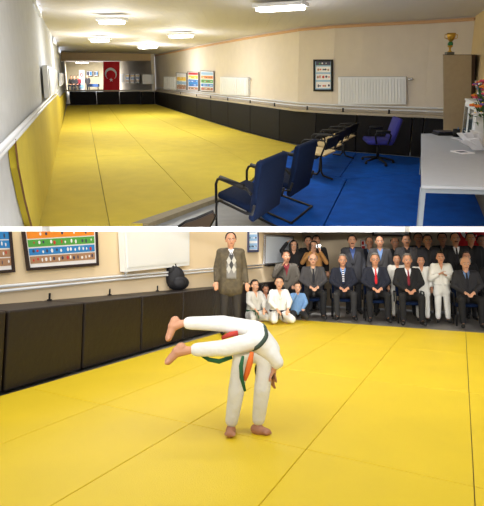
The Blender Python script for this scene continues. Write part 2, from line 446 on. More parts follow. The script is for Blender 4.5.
def poster(fr, q, label, group, rows, fw=.02, th=.03, fm=framem, extra=None, name='framed_poster', bg=P_wh):
    q = [V(p) for p in q]; n = nrm(q)
    if n.dot(V((0,0,fr.H)) - q[0]) < 0: n = -n
    b = (q[0]+q[1])/2
    o = thing(fr, name, label, 'poster', b, 0, group)
    wu = (q[1]-q[0]).length; hv = (q[3]-q[0]).length; fu, fv = fw/wu, fw/hv
    f = MB()
    for u0, v0, u1, v1 in ((0,0,1,fv),(0,1-fv,1,1),(0,fv,fu,1-fv),(1-fu,fv,1,1-fv)):
        f.slab([bil(q,u0,v0),bil(q,u1,v0),bil(q,u1,v1),bil(q,u0,v1)], th, None, n)
    part('frame', f, fm, o, fc=True, clip=fr is L)
    s = MB(); s.slab([bil(q,fu,fv),bil(q,1-fu,fv),bil(q,1-fu,1-fv),bil(q,fu,1-fv)], th*.4, bg, n)
    for (u0, v0, u1, v1, m) in rows:
        s.slab([p + n*th*.4 for p in (bil(q,u0,v0),bil(q,u1,v0),bil(q,u1,v1),bil(q,u0,v1))], .002, m, n)
    if extra: extra(s, q, n, th*.4+.002)
    part('print', s, None, o, fc=True, clip=fr is L)
    return o
def blobs(u0, u1, v, n, hw, cols, hv=.03):
    def f(s, q, nn, t):
        for i in range(n):
            u = u0+(u1-u0)*(i+.5)/n + random.uniform(-.3, .3)*(u1-u0)/n; m = random.choice(cols)
            w = hw*random.uniform(.5, 1.1); h = hv*random.uniform(.5, 1)
            vv = v+random.uniform(-.3, .3)*hv
            pts = [bil(q, u+w*math.cos(k*PI/4), vv+h*math.sin(k*PI/4)) + nn*t for k in range(8)]
            s.prism(pts, nn*.002, m)
    return f
def multi(*fs):
    def f(s, q, n, t):
        for g in fs: g(s, q, n, t)
    return f
RW = [(.07,.06,.93,.2,P_br),(.07,.24,.93,.38,P_bl),(.07,.42,.93,.58,P_gr),(.07,.62,.93,.76,P_or),(.07,.8,.93,.93,P_lb)]
cols = [P_wh, P_rd, P_dk, P_wh]
bb = multi(*[blobs(.1, .9, v, 7, .035, cols, .035) for v in (.13,.31,.5,.69)])
poster(U, rq(176.5, 72.5, 187, 89.8, .03, .5), 'chart with yellow and blue bands, first of the three from the small radiator', 'three charts on the upper right wall', [(.07,.06,.93,.3,P_br),(.07,.34,.93,.5,P_lb),(.07,.55,.93,.75,P_ye),(.07,.8,.93,.93,P_wh)], extra=bb)
poster(U, rq(188, 71.5, 199, 90.6, .03, .5), 'blue-banded chart in the middle of the three charts', 'three charts on the upper right wall', [(.07,.06,.93,.2,P_br),(.07,.24,.93,.6,P_bl),(.07,.64,.93,.8,P_ye),(.07,.84,.93,.95,P_rd)], extra=bb)
poster(U, rq(200.5, 70.5, 214.3, 91.2, .03, .6), 'chart with orange and green bands, nearest the middle radiator', 'three charts on the upper right wall', RW, extra=bb)
ph = [(.12,.83,.88,.93,P_dk)]
poster(U, rq(314, 59.5, 333.2, 91.3, .03), 'black framed poster of small team photographs beside the wide radiator', None, [(.12,.1,.88,.3,P_wh),(.12,.36,.88,.55,P_wh),(.12,.6,.88,.78,P_wh),(.12,.82,.88,.94,P_dk)], fw=.05, fm=dark, bg=P_lb,
       extra=multi(*[blobs(.14, .86, v, 5, .06, [P_dk, P_rd, P_dk, P_br], .05) for v in (.18,.45,.68)], blobs(.2,.8,.88,3,.05,[P_gr,P_wh],.03)))
# pipes on the right wall
for dz, lab in ((0, 'upper white heating pipe along the right wall above the ledge'), (-.075, 'lower white heating pipe along the right wall just above the ledge')):
    mb = MB(); pts = []
    for i, p in enumerate(back):
        z = 1.8*.585 + dz - (.06 if i == 0 else 0); pts.append(V((p.x*.993, p.y*.993, z)))
    mb.tube(pts, .022); solo(U, 'heating_pipe', mb, pipew, lab, 'pipe', 'heating pipes of the upper hall', smooth=True)
# pipes on left wall
for (y0, y1, lab) in ((149.5, 100.5, 'upper white heating pipe running along the left wall towards the radiator'), (155, 104.3, 'lower white heating pipe running along the left wall above the mats')):
    mb = MB(); a = U.wall(-6, y0+6, wl0, wl1, .05); b = U.wall(46.5, y1, wl0, wl1, .05); c2_ = U.wall(58, y1-11, wl0, wl1, .04)
    mb.tube([a, b, c2_], .024); solo(U, 'heating_pipe', mb, pipew, lab, 'pipe', 'heating pipes of the upper hall', smooth=True)
def lq(pts, off): return [U.wall(x, y, wl0, wl1, off) for x, y in pts]
radiator(U, lq([(49.5,98),(57.3,89.5),(56.2,69.5),(47.2,66)], .13), 'white radiator on the pale left wall seen almost edge-on, nearer one', 'radiators of the upper hall', 6, pipe=False)
radiator(U, lq([(61.3,86),(63.8,83.5),(63.4,73),(61,73)], .13), 'small white radiator further along the left wall near the mirrored bay', 'radiators of the upper hall', 4, pipe=False)
# windows left wall
for i, q in enumerate(([(32,0),(40,18),(41,-4),(31,-14)], [(52.5,43.5),(55.8,46.5),(55.2,27),(52,23)], [(57.8,53),(60.2,55),(60,40),(57.5,37)])):
    Q = lq(q, .01) if i else lq([(33.5,3.5),(40.2,17.5),(39.5,-8),(31,-14)], .01)
    n = nrm(Q); n = n if n.dot(V((0,0,1.8))-Q[0]) > 0 else -n
    o = thing(U, 'window_%d' % (i+1), None, None, Q[0], 0, None, 'structure')
    f = MB()
    for u0, v0, u1, v1 in ((0,0,1,.08),(0,.92,1,1),(0,.08,.12,.92),(.88,.08,1,.92),(.46,.08,.54,.92)):
        f.slab([bil(Q,u0,v0),bil(Q,u1,v0),bil(Q,u1,v1),bil(Q,u0,v1)], .04, None, n)
    part('window_frame', f, white, o, fc=True)
    g = MB(); g.slab([bil(Q,.1,.06),bil(Q,.9,.06),bil(Q,.9,.94),bil(Q,.1,.94)], .015, None, n); part('window_pane', g, skyglass, o, fc=True)
# ceiling lamps
lamps = [(112,21,12.5,2.8,'middle left of the ceiling'),(100,40,8,2.0,'second from the far left'),(148,47,8,1.8,'nearest the far bay'),(181,35.5,11.5,2.7,'near the charts on the right wall'),(281,7,25,5,'largest and closest')]
desc = ['lit fluorescent ceiling lamp over the left column of yellow mats, nearer one', 'lit fluorescent ceiling lamp behind the nearer left one', 'small lit fluorescent ceiling lamp furthest back towards the flag', 'lit fluorescent ceiling lamp near the three wall charts', 'long lit fluorescent ceiling lamp closest to the viewer above the chairs']
for (x, y, hw, hh, _), d in zip(lamps, desc):
    s0 = (74-y)/.65; a = U.fl(x-hw, y+ (1.6 if hw > 20 else .4), Zc-.06); b = U.fl(x+hw, y-(1.6 if hw > 20 else .4), Zc-.06); c = (a+b)/2
    t = (b-a).normalized(); w = V((-t.y, t.x, 0))
    wd = .16
    o = thing(U, 'ceiling_lamp', d, 'ceiling lamp', c, 0, 'fluorescent lamps of the upper ceiling')
    mb = MB(); mb.prism([a-w*wd, b-w*wd, b+w*wd, a+w*wd], (0,0,.06)); part('lamp_housing', mb, white, o, fc=True)
    for sg in (-1, 1):
        tb = MB(); tb.tube([a+w*wd*.5*sg+t*.05-V((0,0,.03)), b+w*wd*.5*sg-t*.05-V((0,0,.03))], .03); part('lamp_tube', tb, tubeg, o, fc=True, smooth=True)
    ld = bpy.data.lights.new('lamp_light', 'AREA'); ld.shape = 'RECTANGLE'; ld.size = (b-a).length*U.k; ld.size_y = .35*U.k
    ld.energy = 190 if hw < 20 else 150; ld.color = (.97, .98, 1)
    lo = bpy.data.objects.new('lamp_light', ld); C.objects.link(lo); lo.parent = o
    lo.matrix_local = Matrix.Translation(V((0,0,-.09*U.k))) @ Matrix.Rotation(math.atan2(t.y, t.x), 4, 'Z')
# added point lights below the fixtures, brightening ceiling and far end
for (x, y, hw, hh, _) in lamps:
    c = U.world(U.fl(x, y, Zc-.06)-V((0,0,.6))); pl = bpy.data.lights.new('added_glow', 'POINT'); pl.energy = {112: 330, 100: 700, 148: 900, 181: 420, 281: 170}[x]; pl.shadow_soft_size = .8; pl.color = (.97, .98, 1)
    po = bpy.data.objects.new('added_glow', pl); C.objects.link(po); po.location = c
# flag
fq = [U.dep(103.3, 92, fy+.1), U.dep(119.6, 92, fy+.1), U.dep(119.6, 61.5, fy+.1), U.dep(103.3, 61.5, fy+.1)]
o = thing(U, 'flag', 'red flag with white crescent and star hanging in the far mirror opening', 'flag', (fq[0]+fq[1])/2)
mb = MB(); NX = 12
for i in range(NX):
    a, b = i/NX, (i+1)/NX; ya, yb = .02*math.sin(a*9), .02*math.sin(b*9)
    q = [bil(fq,a,0)+V((0,ya,0)), bil(fq,b,0)+V((0,yb,0)), bil(fq,b,1)+V((0,yb,0)), bil(fq,a,1)+V((0,ya,0))]
    mb.slab(q, .015, None, V((0,1,0)))
part('cloth', mb, red, o, fc=True)
fwid = (fq[1]-fq[0]).length; hgt = (fq[3]-fq[0]).length
cc = bil(fq, .47, .60) - V((0,.035,0)); r = fwid*.36
def fpt(dx, dz): return cc + V((dx, 0, dz))
mb = MB(); n = 26; oc = []; ic = []
for k in range(n+1):
    a = -PI/2 + math.radians(33) + (2*PI-2*math.radians(33))*k/n   # opening faces down
    oc.append(fpt(r*math.cos(a), r*math.sin(a)))
    rr = r*.80; off = V((0, 0, -r*.22)); p = fpt(rr*math.cos(a), rr*math.sin(a)) + off
    ic.append(p)
ic[0] = oc[0]+(ic[0]-oc[0])*.05; ic[-1] = oc[-1]+(ic[-1]-oc[-1])*.05
for k in range(n): mb.hexa([oc[k], oc[k+1], ic[k+1], ic[k]], [p+V((0,-.01,0)) for p in (oc[k], oc[k+1], ic[k+1], ic[k])])
st = [fpt((r*.36 if k % 2 == 0 else r*.14)*math.sin(k*PI/5), -r*1.0 + (r*.36 if k % 2 == 0 else r*.14)*math.cos(k*PI/5)) for k in range(10)]
for k in range(10):
    c_ = fpt(0, -r*1.0); mb.hexa([c_, st[k], st[(k+1) % 10]], [p+V((0,-.01,0)) for p in (c_, st[k], st[(k+1) % 10])])
part('crescent_and_star', mb, P_wh, o, fc=True)
# things reflected in the far mirror, built inside the bay
yb_ = by-.5
q = [U.dep(79, 92, yb_), U.dep(84.5, 92, yb_), U.dep(84.5, 70, yb_), U.dep(79, 70, yb_)]
o = thing(U, 'roll_up_banner', 'white roll-up banner with a round red emblem in the mirrored bay', 'banner', V((q[0].x, yb_, 0)))
mb = MB(); mb.slab(q, .02, None, V((0,-1,0))); part('banner_sheet', mb, P_wh, o, fc=True)
mb = MB(); ec = bil(q, .5, .78)-V((0,.03,0)); er = (q[1]-q[0]).length*.33
mb.prism([ec+V((er*math.cos(k*PI/8), 0, er*math.sin(k*PI/8))) for k in range(16)], (0,-.01,0), P_rd)
mb.prism([ec+V((er*.5*math.cos(k*PI/8), -.012, er*.5*math.sin(k*PI/8))) for k in range(16)], (0,-.01,0), P_wh)
part('emblem', mb, None, o, fc=True)
mb = MB(); mb.slab([bil(q,.1,.15)-V((0,.025,0)), bil(q,.9,.15)-V((0,.025,0)), bil(q,.9,.35)-V((0,.025,0)), bil(q,.1,.35)-V((0,.025,0))], .01, P_lb, V((0,-1,0))); part('print_block', mb, None, o, fc=True)
for x0, x1, lb in ((86.5, 92.5, 'pair of team photographs in a dark frame on the back wall of the mirrored bay'),(94, 98, 'small pale framed picture on the back wall of the mirrored bay beside the flag')):
    q = [U.dep(x0, 76, by-.03), U.dep(x1, 76, by-.03), U.dep(x1, 71, by-.03), U.dep(x0, 71, by-.03)]
    poster(U, q, lb, None, [(.1,.15,.45,.85,P_dk),(.55,.15,.9,.85,P_bl)], fw=.03)
# display table
mb = MB(); c = U.dep(93, 84, by-1.0)
o = thing(U, 'side_table', 'low table with a blue cloth at the back of the mirrored bay', 'table', V((c.x, by-1.0, 0)))
mb.box((0,0,.62), (1.2,.6,.3)); part('cloth_cover', mb, mat('blue_cloth', (50,80,130), .8), o)
mb = MB()
for sx in (-.5, .5):
    for sy in (-.25, .25): mb2 = MB(); mb2.box((sx, sy, .24), (.06,.06,.48)); part('leg', mb2, brownw, o)
# mirrored bay right wall fittings
xr = fxr-.0
def bayq(px0, px1, yt, ybm):
    out = []
    for x, y in ((px0, ybm), (px1, ybm), (px1, yt), (px0, yt)):
        out.append(U.wall(x, y, V((fxr+.02, fy+.05, 0)), bR, .05))
    return out
radiator(U, bayq(120.5, 123.5, 74, 82.5), 'narrow white radiator in the mirrored bay just right of the flag', 'radiators of the upper hall', 4, pipe=False)
for i, (a, b) in enumerate(((125.5,129.5),(130.3,134.8),(135.6,140))):
    poster(U, bayq(a, b, 74, 83), ['small colour chart in the mirrored bay nearest the flag', 'small colour chart between two others in the mirrored bay', 'small colour chart in the mirrored bay nearest its radiator on the right'][i], 'charts in the mirrored bay', [(.1,.1,.9,.35,P_br),(.1,.4,.9,.65,P_bl),(.1,.7,.9,.9,P_ye)])
radiator(U, bayq(142.5, 152, 74.5, 84), 'white radiator at the right end of the mirrored bay', 'radiators of the upper hall', 8, pipe=False)
# reflected ceiling lamp, built with its own light in the mirrored bay
c = U.fl(82, 62.5, Zc-.05)
o = thing(U, 'ceiling_lamp', 'tiny lit ceiling lamp inside the mirrored bay', 'ceiling lamp', c, 0, 'fluorescent lamps of the upper ceiling')
mb = MB(); mb.box((0,0,.02), (1.3,.3,.05)); part('lamp_housing', mb, white, o)
mb = MB(); mb.tube([(-.6,0,-.03),(.6,0,-.03)], .04); part('lamp_tube', mb, tubeg, o)
ld = bpy.data.lights.new('lamp_light', 'AREA'); ld.size = 2.5; ld.energy = 3800; lo = bpy.data.objects.new('lamp_light', ld); C.objects.link(lo); lo.parent = o; lo.location = (0,0,-.3)

# ---- furniture of the upper hall
def rbox(c, d, m=None, R=None, mb=None):
    mb = mb or MB(); return mb.box(c, d, m, R)
def sled_chair(px, py, rz, label, clip, group='navy sled-base chairs'):
    p = U.fl(px, py); o = thing(U, 'visitor_chair', label, 'chair', p, rz, group, stretch=2.0)
    part('seat', rbox((0,-.02,.44), (.50,.50,.08)), navy, o, bevel=.03, clip=clip, smooth=True)
    R = Matrix.Rotation(-.16, 3, 'X')
    part('backrest', rbox((0,.28,.64), (.50,.07,.66), R=R), navy, o, bevel=.03, clip=clip, smooth=True)
    for s in (-1, 1):
        x = .27*s; mb = MB()
        mb.tube([(x,.30,.52),(x,.27,.42),(x,.2,.40),(x,-.2,.40),(x,-.26,.37),(x,-.27,.3),(x,-.27,.06),(x,-.25,.02),(x,-.2,.015),(x,.26,.015),(x,.3,.02)], .014)
        part('sled_leg', mb, dark, o, smooth=True, clip=clip)
        mb = MB(); mb.tube([(x,-.27,.36),(x,-.27,.58),(x,-.24,.64),(x,-.19,.66),(x,.2,.66),(x,.26,.62)], .016); mb.tube([(x,-.2,.67),(x,.16,.67)], .028)
        part('armrest', mb, dark, o, smooth=True, clip=clip)
    mb = MB(); mb.tube([(-.27,.3,.02),(.27,.3,.02)], .014); part('crossbar', mb, dark, o, clip=clip)
    return o
TH = math.radians(228)
sled_chair(249, 231, TH, 'navy fabric chair on a black sled base, largest, at the yellow mat edge', True)
sled_chair(283, 207.5, TH, 'navy fabric chair on a black sled base, right behind the nearest chair', False)
# partial near chair at bottom
p = U.fl(197, 352); o = thing(U, 'visitor_chair', 'dark chair of which only the curved top of the back shows at the bottom edge', 'chair', p, math.radians(200), 'navy sled-base chairs')
mb = MB()
arc = [U.dep(x, y, p.y) for x, y in ((178,229),(186,223.5),(196,220.5),(205,216.5),(213,213),(214.5,217),(208,229))]
mb.prism(arc, (0,.06,0)); part('backrest', mb, mat('dark_brown_vinyl', (50,38,36), .5), o, fc=True, clip=True)
mb = MB(); mb.tube([V(q)+V((0,.03,0)) for q in arc[:6]]+[V(arc[6])+V((0,.03,0))], .014); part('back_frame', mb, dark, o, fc=True, clip=True, smooth=True)
# row seats with pale wooden seats
for i, (px, py) in enumerate(((320,177),(328,168.5),(335.5,162),(343,157))):
    p = U.fl(px, py); o = thing(U, 'row_seat', ['black framed seat with pale wooden seat, nearest of the row of four', 'black framed seat with pale wooden seat, second of the row from the navy chairs', 'black framed seat with pale wooden seat, third of the row from the navy chairs', 'black framed seat with pale wooden seat, furthest of the row by the dark pads'][i], 'chair', p, TH, 'row of seats with wooden seats', stretch=1.8)
    part('seat', rbox((0,-.05,.46), (.46,.44,.03)), birch, o, bevel=.01)
    R = Matrix.Rotation(-.2, 3, 'X')
    part('backrest', rbox((0,.2,.66), (.44,.025,.2), R=R), dark, o, bevel=.008)
    for s in (-1, 1):
        x = .25*s; mb = MB(); mb.tube([(x,.12,.44),(x,.2,.66),(x,.18,.72),(x,.05,.72),(x,-.2,.68),(x,-.24,.64),(x,-.2,.46)], .016); part('armrest', mb, dark, o, smooth=True)
    if i in (0, 3):
        for s in (-1, 1):
            mb = MB(); mb.tube([(0,0,.44),(0,.02*s,.1),(0,.06*s,.04),(0,.24*s,.02)], .018); part('leg', mb, dark, o, smooth=True)
    mb = MB(); mb.box((0,.02,.42), (.56,.05,.05)); part('beam', mb, dark, o)
# swivel chair
p = U.fl(377, 162.5); o = thing(U, 'swivel_chair', 'violet-blue office swivel chair with black arms on a star base', 'chair', p, math.radians(-98), stretch=1.5)
part('seat', rbox((0,-.02,.46), (.5,.5,.09)), purple, o, bevel=.035, smooth=True)
R = Matrix.Rotation(-.28, 3, 'X'); part('backrest', rbox((0,.28,.70), (.46,.08,.50), R=R), purple, o, bevel=.035, smooth=True)
part('back_shell', rbox((0,.325,.70), (.42,.03,.46), R=R), dark, o, bevel=.01)
mb = MB(); mb.tube([(0,0,.08),(0,0,.4)], [.03,.025]); mb.tube([(0,.1,.4),(0,.3,.42),(0,.36,.6)], .025); part('post', mb, dark, o, smooth=True)
for k in range(5):
    a = 2*PI*k/5+.3; mb = MB(); x, y = math.cos(a), math.sin(a)
    mb.tube([(0,0,.11),(x*.16,y*.16,.09),(x*.32,y*.32,.06)], [.03,.022,.016]); part('base_arm', mb, dark, o, smooth=True)
    mb = MB(); mb.ell((x*.32,y*.32,.03), (.03,.03,.03)); part('castor', mb, dark, o, smooth=True)
for s in (-1, 1):
    mb = MB(); x = .29*s; mb.tube([(x*.9,-.1,.44),(x,-.14,.62),(x,-.1,.67),(x,.12,.67),(x,.16,.62),(x*.9,.12,.44)], .018); mb.tube([(x,-.12,.69),(x,.14,.69)], .03); part('armrest', mb, dark, o, smooth=True)
# desk
zd = .75
d0 = U.fl(421.2, 133.5, zd); d1 = U.fl(490, 133.5, zd); d2 = U.fl(520, 188, zd); d3 = U.fl(421.3, 185.5, zd)
o = thing(U, 'desk', 'grey topped office desk on grey metal legs in front of the tall cupboard', 'desk', V((d3.x, d3.y, 0)))
mb = MB(); mb.prism([d0, d1, d2, d3], (0,0,-.03)); part('desk_top', mb, deskm, o, fc=True, bevel=.005)
mb = MB(); mb.hexa([d3+V((.02,.03,-.08)), d2+V((0,.03,-.08)), d2+V((0,.06,-.08)), d3+V((.02,.06,-.08))], [d3+V((.02,.03,-.03)), d2+V((0,.03,-.03)), d2+V((0,.06,-.03)), d3+V((.02,.06,-.03))]); part('apron', mb, deskl, o, fc=True)
mb = MB(); mb.hexa([d3+V((.02,.05,-.08)), d0+V((.02,-.05,-.08)), d0+V((.05,-.05,-.08)), d3+V((.05,.05,-.08))], [d3+V((.02,.05,-.03)), d0+V((.02,-.05,-.03)), d0+V((.05,-.05,-.03)), d3+V((.05,.05,-.03))]); part('apron', mb, deskl, o, fc=True)
for q in (d3+V((.035,.045,0)), d0+V((.035,-.06,0)), d1+V((-.1,-.06,0)), d2+V((-.2,.06,0))):
    mb = MB(); mb.box((q.x, q.y, (zd-.03)/2), (.045,.045,zd-.03)); part('leg', mb, deskl, o, fc=True, clip=True)
# tall cupboard
c0_ = U.fl(444.5, 166); yb1 = c0_.y
def dq(x, y, dy): return U.dep(x, y, yb1+dy)
q = [dq(443.6, 166, 0), dq(473.6, 166, 0), dq(475.0, 54.5, 0), dq(442.8, 54.5, 0)]
q = [V((a.x, yb1, max(0, a.z))) for a in q]
o = thing(U, 'tall_cupboard', 'tall beige cupboard with dark brown sides standing in the corner behind the desk', 'cupboard', V((q[0].x, yb1, 0)))
rv = q[0].copy(); rv.z = 0; rv = rv.normalized()*.5 + V((.06,0,0)); mb = MB(); mb.prism(q, rv); part('carcass', mb, brownw, o, fc=True)
mb = MB(); fr_ = [bil(q,.0,.02), bil(q,.88,.02), bil(q,.88,.995), bil(q,.0,.995)]; mb.prism([a+V((0,-.02,0)) for a in fr_], (0,.02,0)); part('door', mb, beigew, o, fc=True)
mb = MB(); h = bil(q,.85,.5)+V((0,-.04,0)); mb.tube([h, h+V((0,0,.12))], .01); part('handle', mb, silver, o, fc=True)
# trophy
t0 = dq(449.8, 54.5, .12); tz = t0.z
tz = q[3].z
o = thing(U, 'trophy_cup', 'gold trophy cup with a green ball standing on top of the tall cupboard', 'trophy', V((t0.x, yb1+.14, tz)))
mb = MB(); mb.box((0,0,.025), (.14,.12,.05)); part('base', mb, mat('marble_dark', (90,90,80), .3), o)
mb = MB(); mb.lathe((0,0,.05), [(.05,0),(.02,.03),(.02,.08),(.05,.1),(.05,.12)]); part('stem', mb, gold, o, smooth=True)
mb = MB(); mb.ell((0,0,.2), (.05,.05,.05)); part('ball', mb, green, o, smooth=True)
mb = MB(); mb.lathe((0,0,.24), [(.02,0),(.05,.03),(.08,.1),(.085,.16),(.07,.16),(.04,.05)]); part('cup', mb, gold, o, smooth=True)
for s in (-1, 1):
    mb = MB(); mb.tube([(.07*s,0,.38),(.12*s,0,.37),(.12*s,0,.31),(.06*s,0,.29)], .008); part('handle', mb, gold, o, smooth=True)
# white glass cabinet on desk
g0 = U.fl(461.8, 136.5, zd); g1 = U.fl(472.5, 148, zd)
zt = zd+.62
o = thing(U, 'display_cabinet', 'small white display cabinet with dark glass doors standing on the desk', 'cabinet', (g0+g1)/2)
n_ = V((-(g1.y-g0.y), (g1.x-g0.x), 0)).normalized(); n_ = -n_ if n_.x > 0 else n_
bk = -n_*.28
mb = MB(); bs = [g0, g1, g1+bk, g0+bk]; mb.hexa(bs, [V((a.x,a.y,zt)) for a in bs]); part('carcass', mb, white, o, fc=True)
mb = MB(); mb.hexa([a+V((0,0,zt-zd))-bk*.06*(1 if i < 2 else -1) for i, a in enumerate(bs)], [a+V((0,0,zt-zd+.03))-bk*.06*(1 if i < 2 else -1) for i, a in enumerate(bs)]); part('cornice', mb, white, o, fc=True)
gq = [g0, g1, V((g1.x,g1.y,zt)), V((g0.x,g0.y,zt))]
for u0, u1 in ((.06,.48),(.52,.94)):
    mb = MB(); mb.slab([bil(gq,u0,.06),bil(gq,u1,.06),bil(gq,u1,.94),bil(gq,u0,.94)], .015, None, n_); dr = part('door', mb, white, o, fc=True)
    e = .07; mb = MB(); mb.slab([a+n_*.016 for a in (bil(gq,u0+e,.14),bil(gq,u1-e,.14),bil(gq,u1-e,.86),bil(gq,u0+e,.86))], .006, None, n_); part('pane', mb, glass, dr, fc=True)
# black boxes on the desk
c = U.fl(444, 134.8, zd); o = thing(U, 'document_tray', 'flat black tray lying on the far left corner of the desk', 'tray', c)
mb = MB(); mb.box((0,0,.02), (.32,.3,.04)); part('tray_base', mb, dark, o, bevel=.005); mb = MB(); mb.box((0,0,.06), (.3,.28,.02)); part('tray_top', mb, mat('dark_blue_plastic', (40,42,60), .4), o)
c = U.fl(456, 136.6, zd); o = thing(U, 'pen_holder', 'black pen holder box standing on the desk beside the white cabinet', 'pen holder', c)
mb = MB(); mb.lathe((0,0,0), [(.055,0),(.06,.13),(.05,.13),(.045,.02)]); part('cup', mb, dark, o, smooth=True)
mb = MB(); mb.tube([(0.01,0,.03),(.03,.01,.16)], .006); part('pen', mb, P_bl, o)
# papers
c = U.fl(462.5, 152.5, zd)
o = solo(U, 'brochure', MB().box((c.x, c.y, zd+.006), (.2,.26,.012), P_wh, Matrix.Rotation(.25, 3, 'Z')).box((c.x-.02, c.y-.02, zd+.0135), (.12,.1,.003), P_dk, Matrix.Rotation(.25, 3, 'Z')), None, 'open brochure with a dark picture lying on the desk by the bouquet', 'brochure')
# bouquets
def bouquet(px, py, zb, h, w, n, cols, label, wrap):
    c = U.fl(px, py, zb) if zb < 1.2 else U.dep(px, py, wrap[1])
    o = thing(U, 'flower_bouquet', label, 'flowers', c)
    if wrap[0]:
        mb = MB()
        for k in range(14):
            a = random.uniform(0, 2*PI); rr = random.uniform(.02,.12)
            p = V((rr*math.cos(a)-.08, rr*math.sin(a), random.uniform(.02,.1))); e = V((p.x*2.2-.05, p.y*2, .12+random.uniform(0,.16)))
            t = V((-p.y, p.x, .02)).normalized()*.07; mb.slab([p-t, p+t, e+t*1.6, e-t*1.6], .006)
        part('wrapping_paper', mb, paper, o)
    mb = MB()
    for k in range(n): 
        a = random.uniform(0, 2*PI); mb.tube([(0,0,.02), (w*.3*math.cos(a), w*.3*math.sin(a), h*.5), (w*.8*math.cos(a), w*.8*math.sin(a), h*random.uniform(.6,.95))], .006, leafm, 5)
        p = V((w*random.uniform(-.9,.9), w*random.uniform(-.9,.9), h*random.uniform(.35,.9))); d = V((random.uniform(-1,1), random.uniform(-1,1), random.uniform(-.3,1))).normalized()*.09; t = d.cross(V((0,0,1))).normalized()*.02
        mb.add([p, p+d*.5+t, p+d, p+d*.5-t, p+d*.5+V((0,0,.01))], [[0,1,4],[1,2,4],[2,3,4],[3,0,4],[0,3,2,1]], leafm)
    part('stems_and_leaves', mb, None, o)
    for k in range(n):
        mb = MB(); m = random.choice(cols); p = V((w*random.uniform(-1,1), w*random.uniform(-1,1), h*random.uniform(.5,1.02))); r = random.uniform(.03,.055)
        for j in range(6):
            a = j*PI/3; mb.ell(p+V((r*.6*math.cos(a), r*.6*math.sin(a), 0)), (r*.5,r*.5,r*.35), m, 8)
        mb.ell(p+V((0,0,.01)), (r*.35,)*3, P_ye, 8); part('bloom', mb, None, o, smooth=True)
bouquet(485, 152, zd, .98, .23, 56, [purp, pink, orangep, P_wh], 'large wrapped bouquet of mixed violet and orange flowers on the desk at the right edge', (True, 0))
c = (g0+g1)/2 + bk*.5
for i, (dx, dy, lb) in enumerate(((-.02,.08,'silver trophy with red ribbon on the white cabinet, further one'),(.1,-.12,'silver trophy with red ribbon on the white cabinet, nearer one beside the bouquet'))):
    o = thing(U, 'trophy_cup', lb, 'trophy', V((c.x+dx, c.y+dy, zt+.03)))
    mb = MB(); mb.lathe((0,0,0), [(.05,0),(.05,.04),(.015,.06),(.015,.16),(.05,.2),(.07,.3),(.06,.3)]); part('cup', mb, silver, o, smooth=True)
    for j in range(5):
        a = j*1.3; mb = MB(); mb.tube([(0,0,.16),(.06*math.cos(a),.06*math.sin(a),.24),(.1*math.cos(a),.1*math.sin(a),.14+.05*j)], .012, pink if j % 2 else P_rd); part('ribbon', mb, None, o, smooth=True)
# ================================================================== SLAB STANDING FOR THE WHITE BAND BETWEEN THE HALLS
def at(px, py, D):
    d = ray(px, py); return EYE + d*(D/(RC @ V((0,1,0))).dot(d))
fr_pts = [(-60,6.4),(42,6.4),(50,11.7),(405,11.7),(410,8.5),(560,8.5)]
mb = MB(); Db = 16.5
for (x0, D0), (x1, D1) in zip(fr_pts, fr_pts[1:]):
    f = [at(x0,232.0,D0), at(x1,232.0,D1), at(x1,226.4,D1+.5), at(x0,226.4,D0+.5)]
    b = [at(x0,231.6,Db), at(x1,231.6,Db), at(x1,227.4,Db), at(x0,227.4,Db)]
    mb.hexa(f, b)
solo(L, 'band_slab', mb, whitew, kind='structure')

# ================================================================== LOWER HALL
cor = L.fl(303, 305); w0 = L.fl(0, 372); wn = w0 + (w0-cor)*.15
bwr = L.fl(484, 313); bwr2 = bwr + (bwr-cor)*.25
def lwall(a, b, name, m):
    t = (b-a).normalized(); n = V((t.y, -t.x, 0)); n = n if n.dot(a) > 0 else -n
    mb = MB(); q = [a, b, b+n*.15, a+n*.15]; mb.hexa(q, [p+V((0,0,2.6)) for p in q])
    solo(L, name, mb, m, kind='structure', clip=True)
lwall(wn, cor, 'wall_side', wallL); lwall(cor, bwr2, 'wall_back', wallR)
mb = MB(); mb.prism([V((-9,1.2,-.1)), V((9,1.2,-.1)), V((9,15.2,-.1)), V((-9,15.2,-.1))], (0,0,.06)); solo(L, 'floor_lower', mb, greyL, kind='structure')
VA = (462,263); VB = (-544,261)
def inter(xi, vj):
    x1, y1, x2, y2 = VA[0], VA[1], xi, 503; x3, y3, x4, y4 = VB[0], VB[1], 242, 261+vj
    d = (x1-x2)*(y3-y4)-(y1-y2)*(x3-x4)
    return (((x1*y2-y1*x2)*(x3-x4)-(x1-x2)*(x3*y4-y3*x4))/d, ((x1*y2-y1*x2)*(y3-y4)-(y1-y2)*(x3*y4-y3*x4))/d)
vs_ = [588,174,102,72,55]
Al = [-372,-150,55,261,475,690]
for i in range(len(Al)-1):
    for j in range(len(vs_)-1):
        if vs_[j] == 588 and i < 1: continue
        px = [inter(Al[i], vs_[j]), inter(Al[i+1], vs_[j]), inter(Al[i+1], vs_[j+1]), inter(Al[i], vs_[j+1])]
        shrinkmat(L, px, 0, .04, .0022 if j < 2 else .003, yellowL, 'floor_mat', 'bright yellow foam mat laid edge to edge on the lower hall floor', 'yellow floor mats of the lower hall')
# nearest left cells whose lines meet outside the frame
px = [inter(-372,174), inter(-150,174), inter(-150,420), inter(-372,330)]
shrinkmat(L, px, 0, .04, .0022, yellowL, 'floor_mat', 'bright yellow foam mat laid edge to edge on the lower hall floor', 'yellow floor mats of the lower hall')
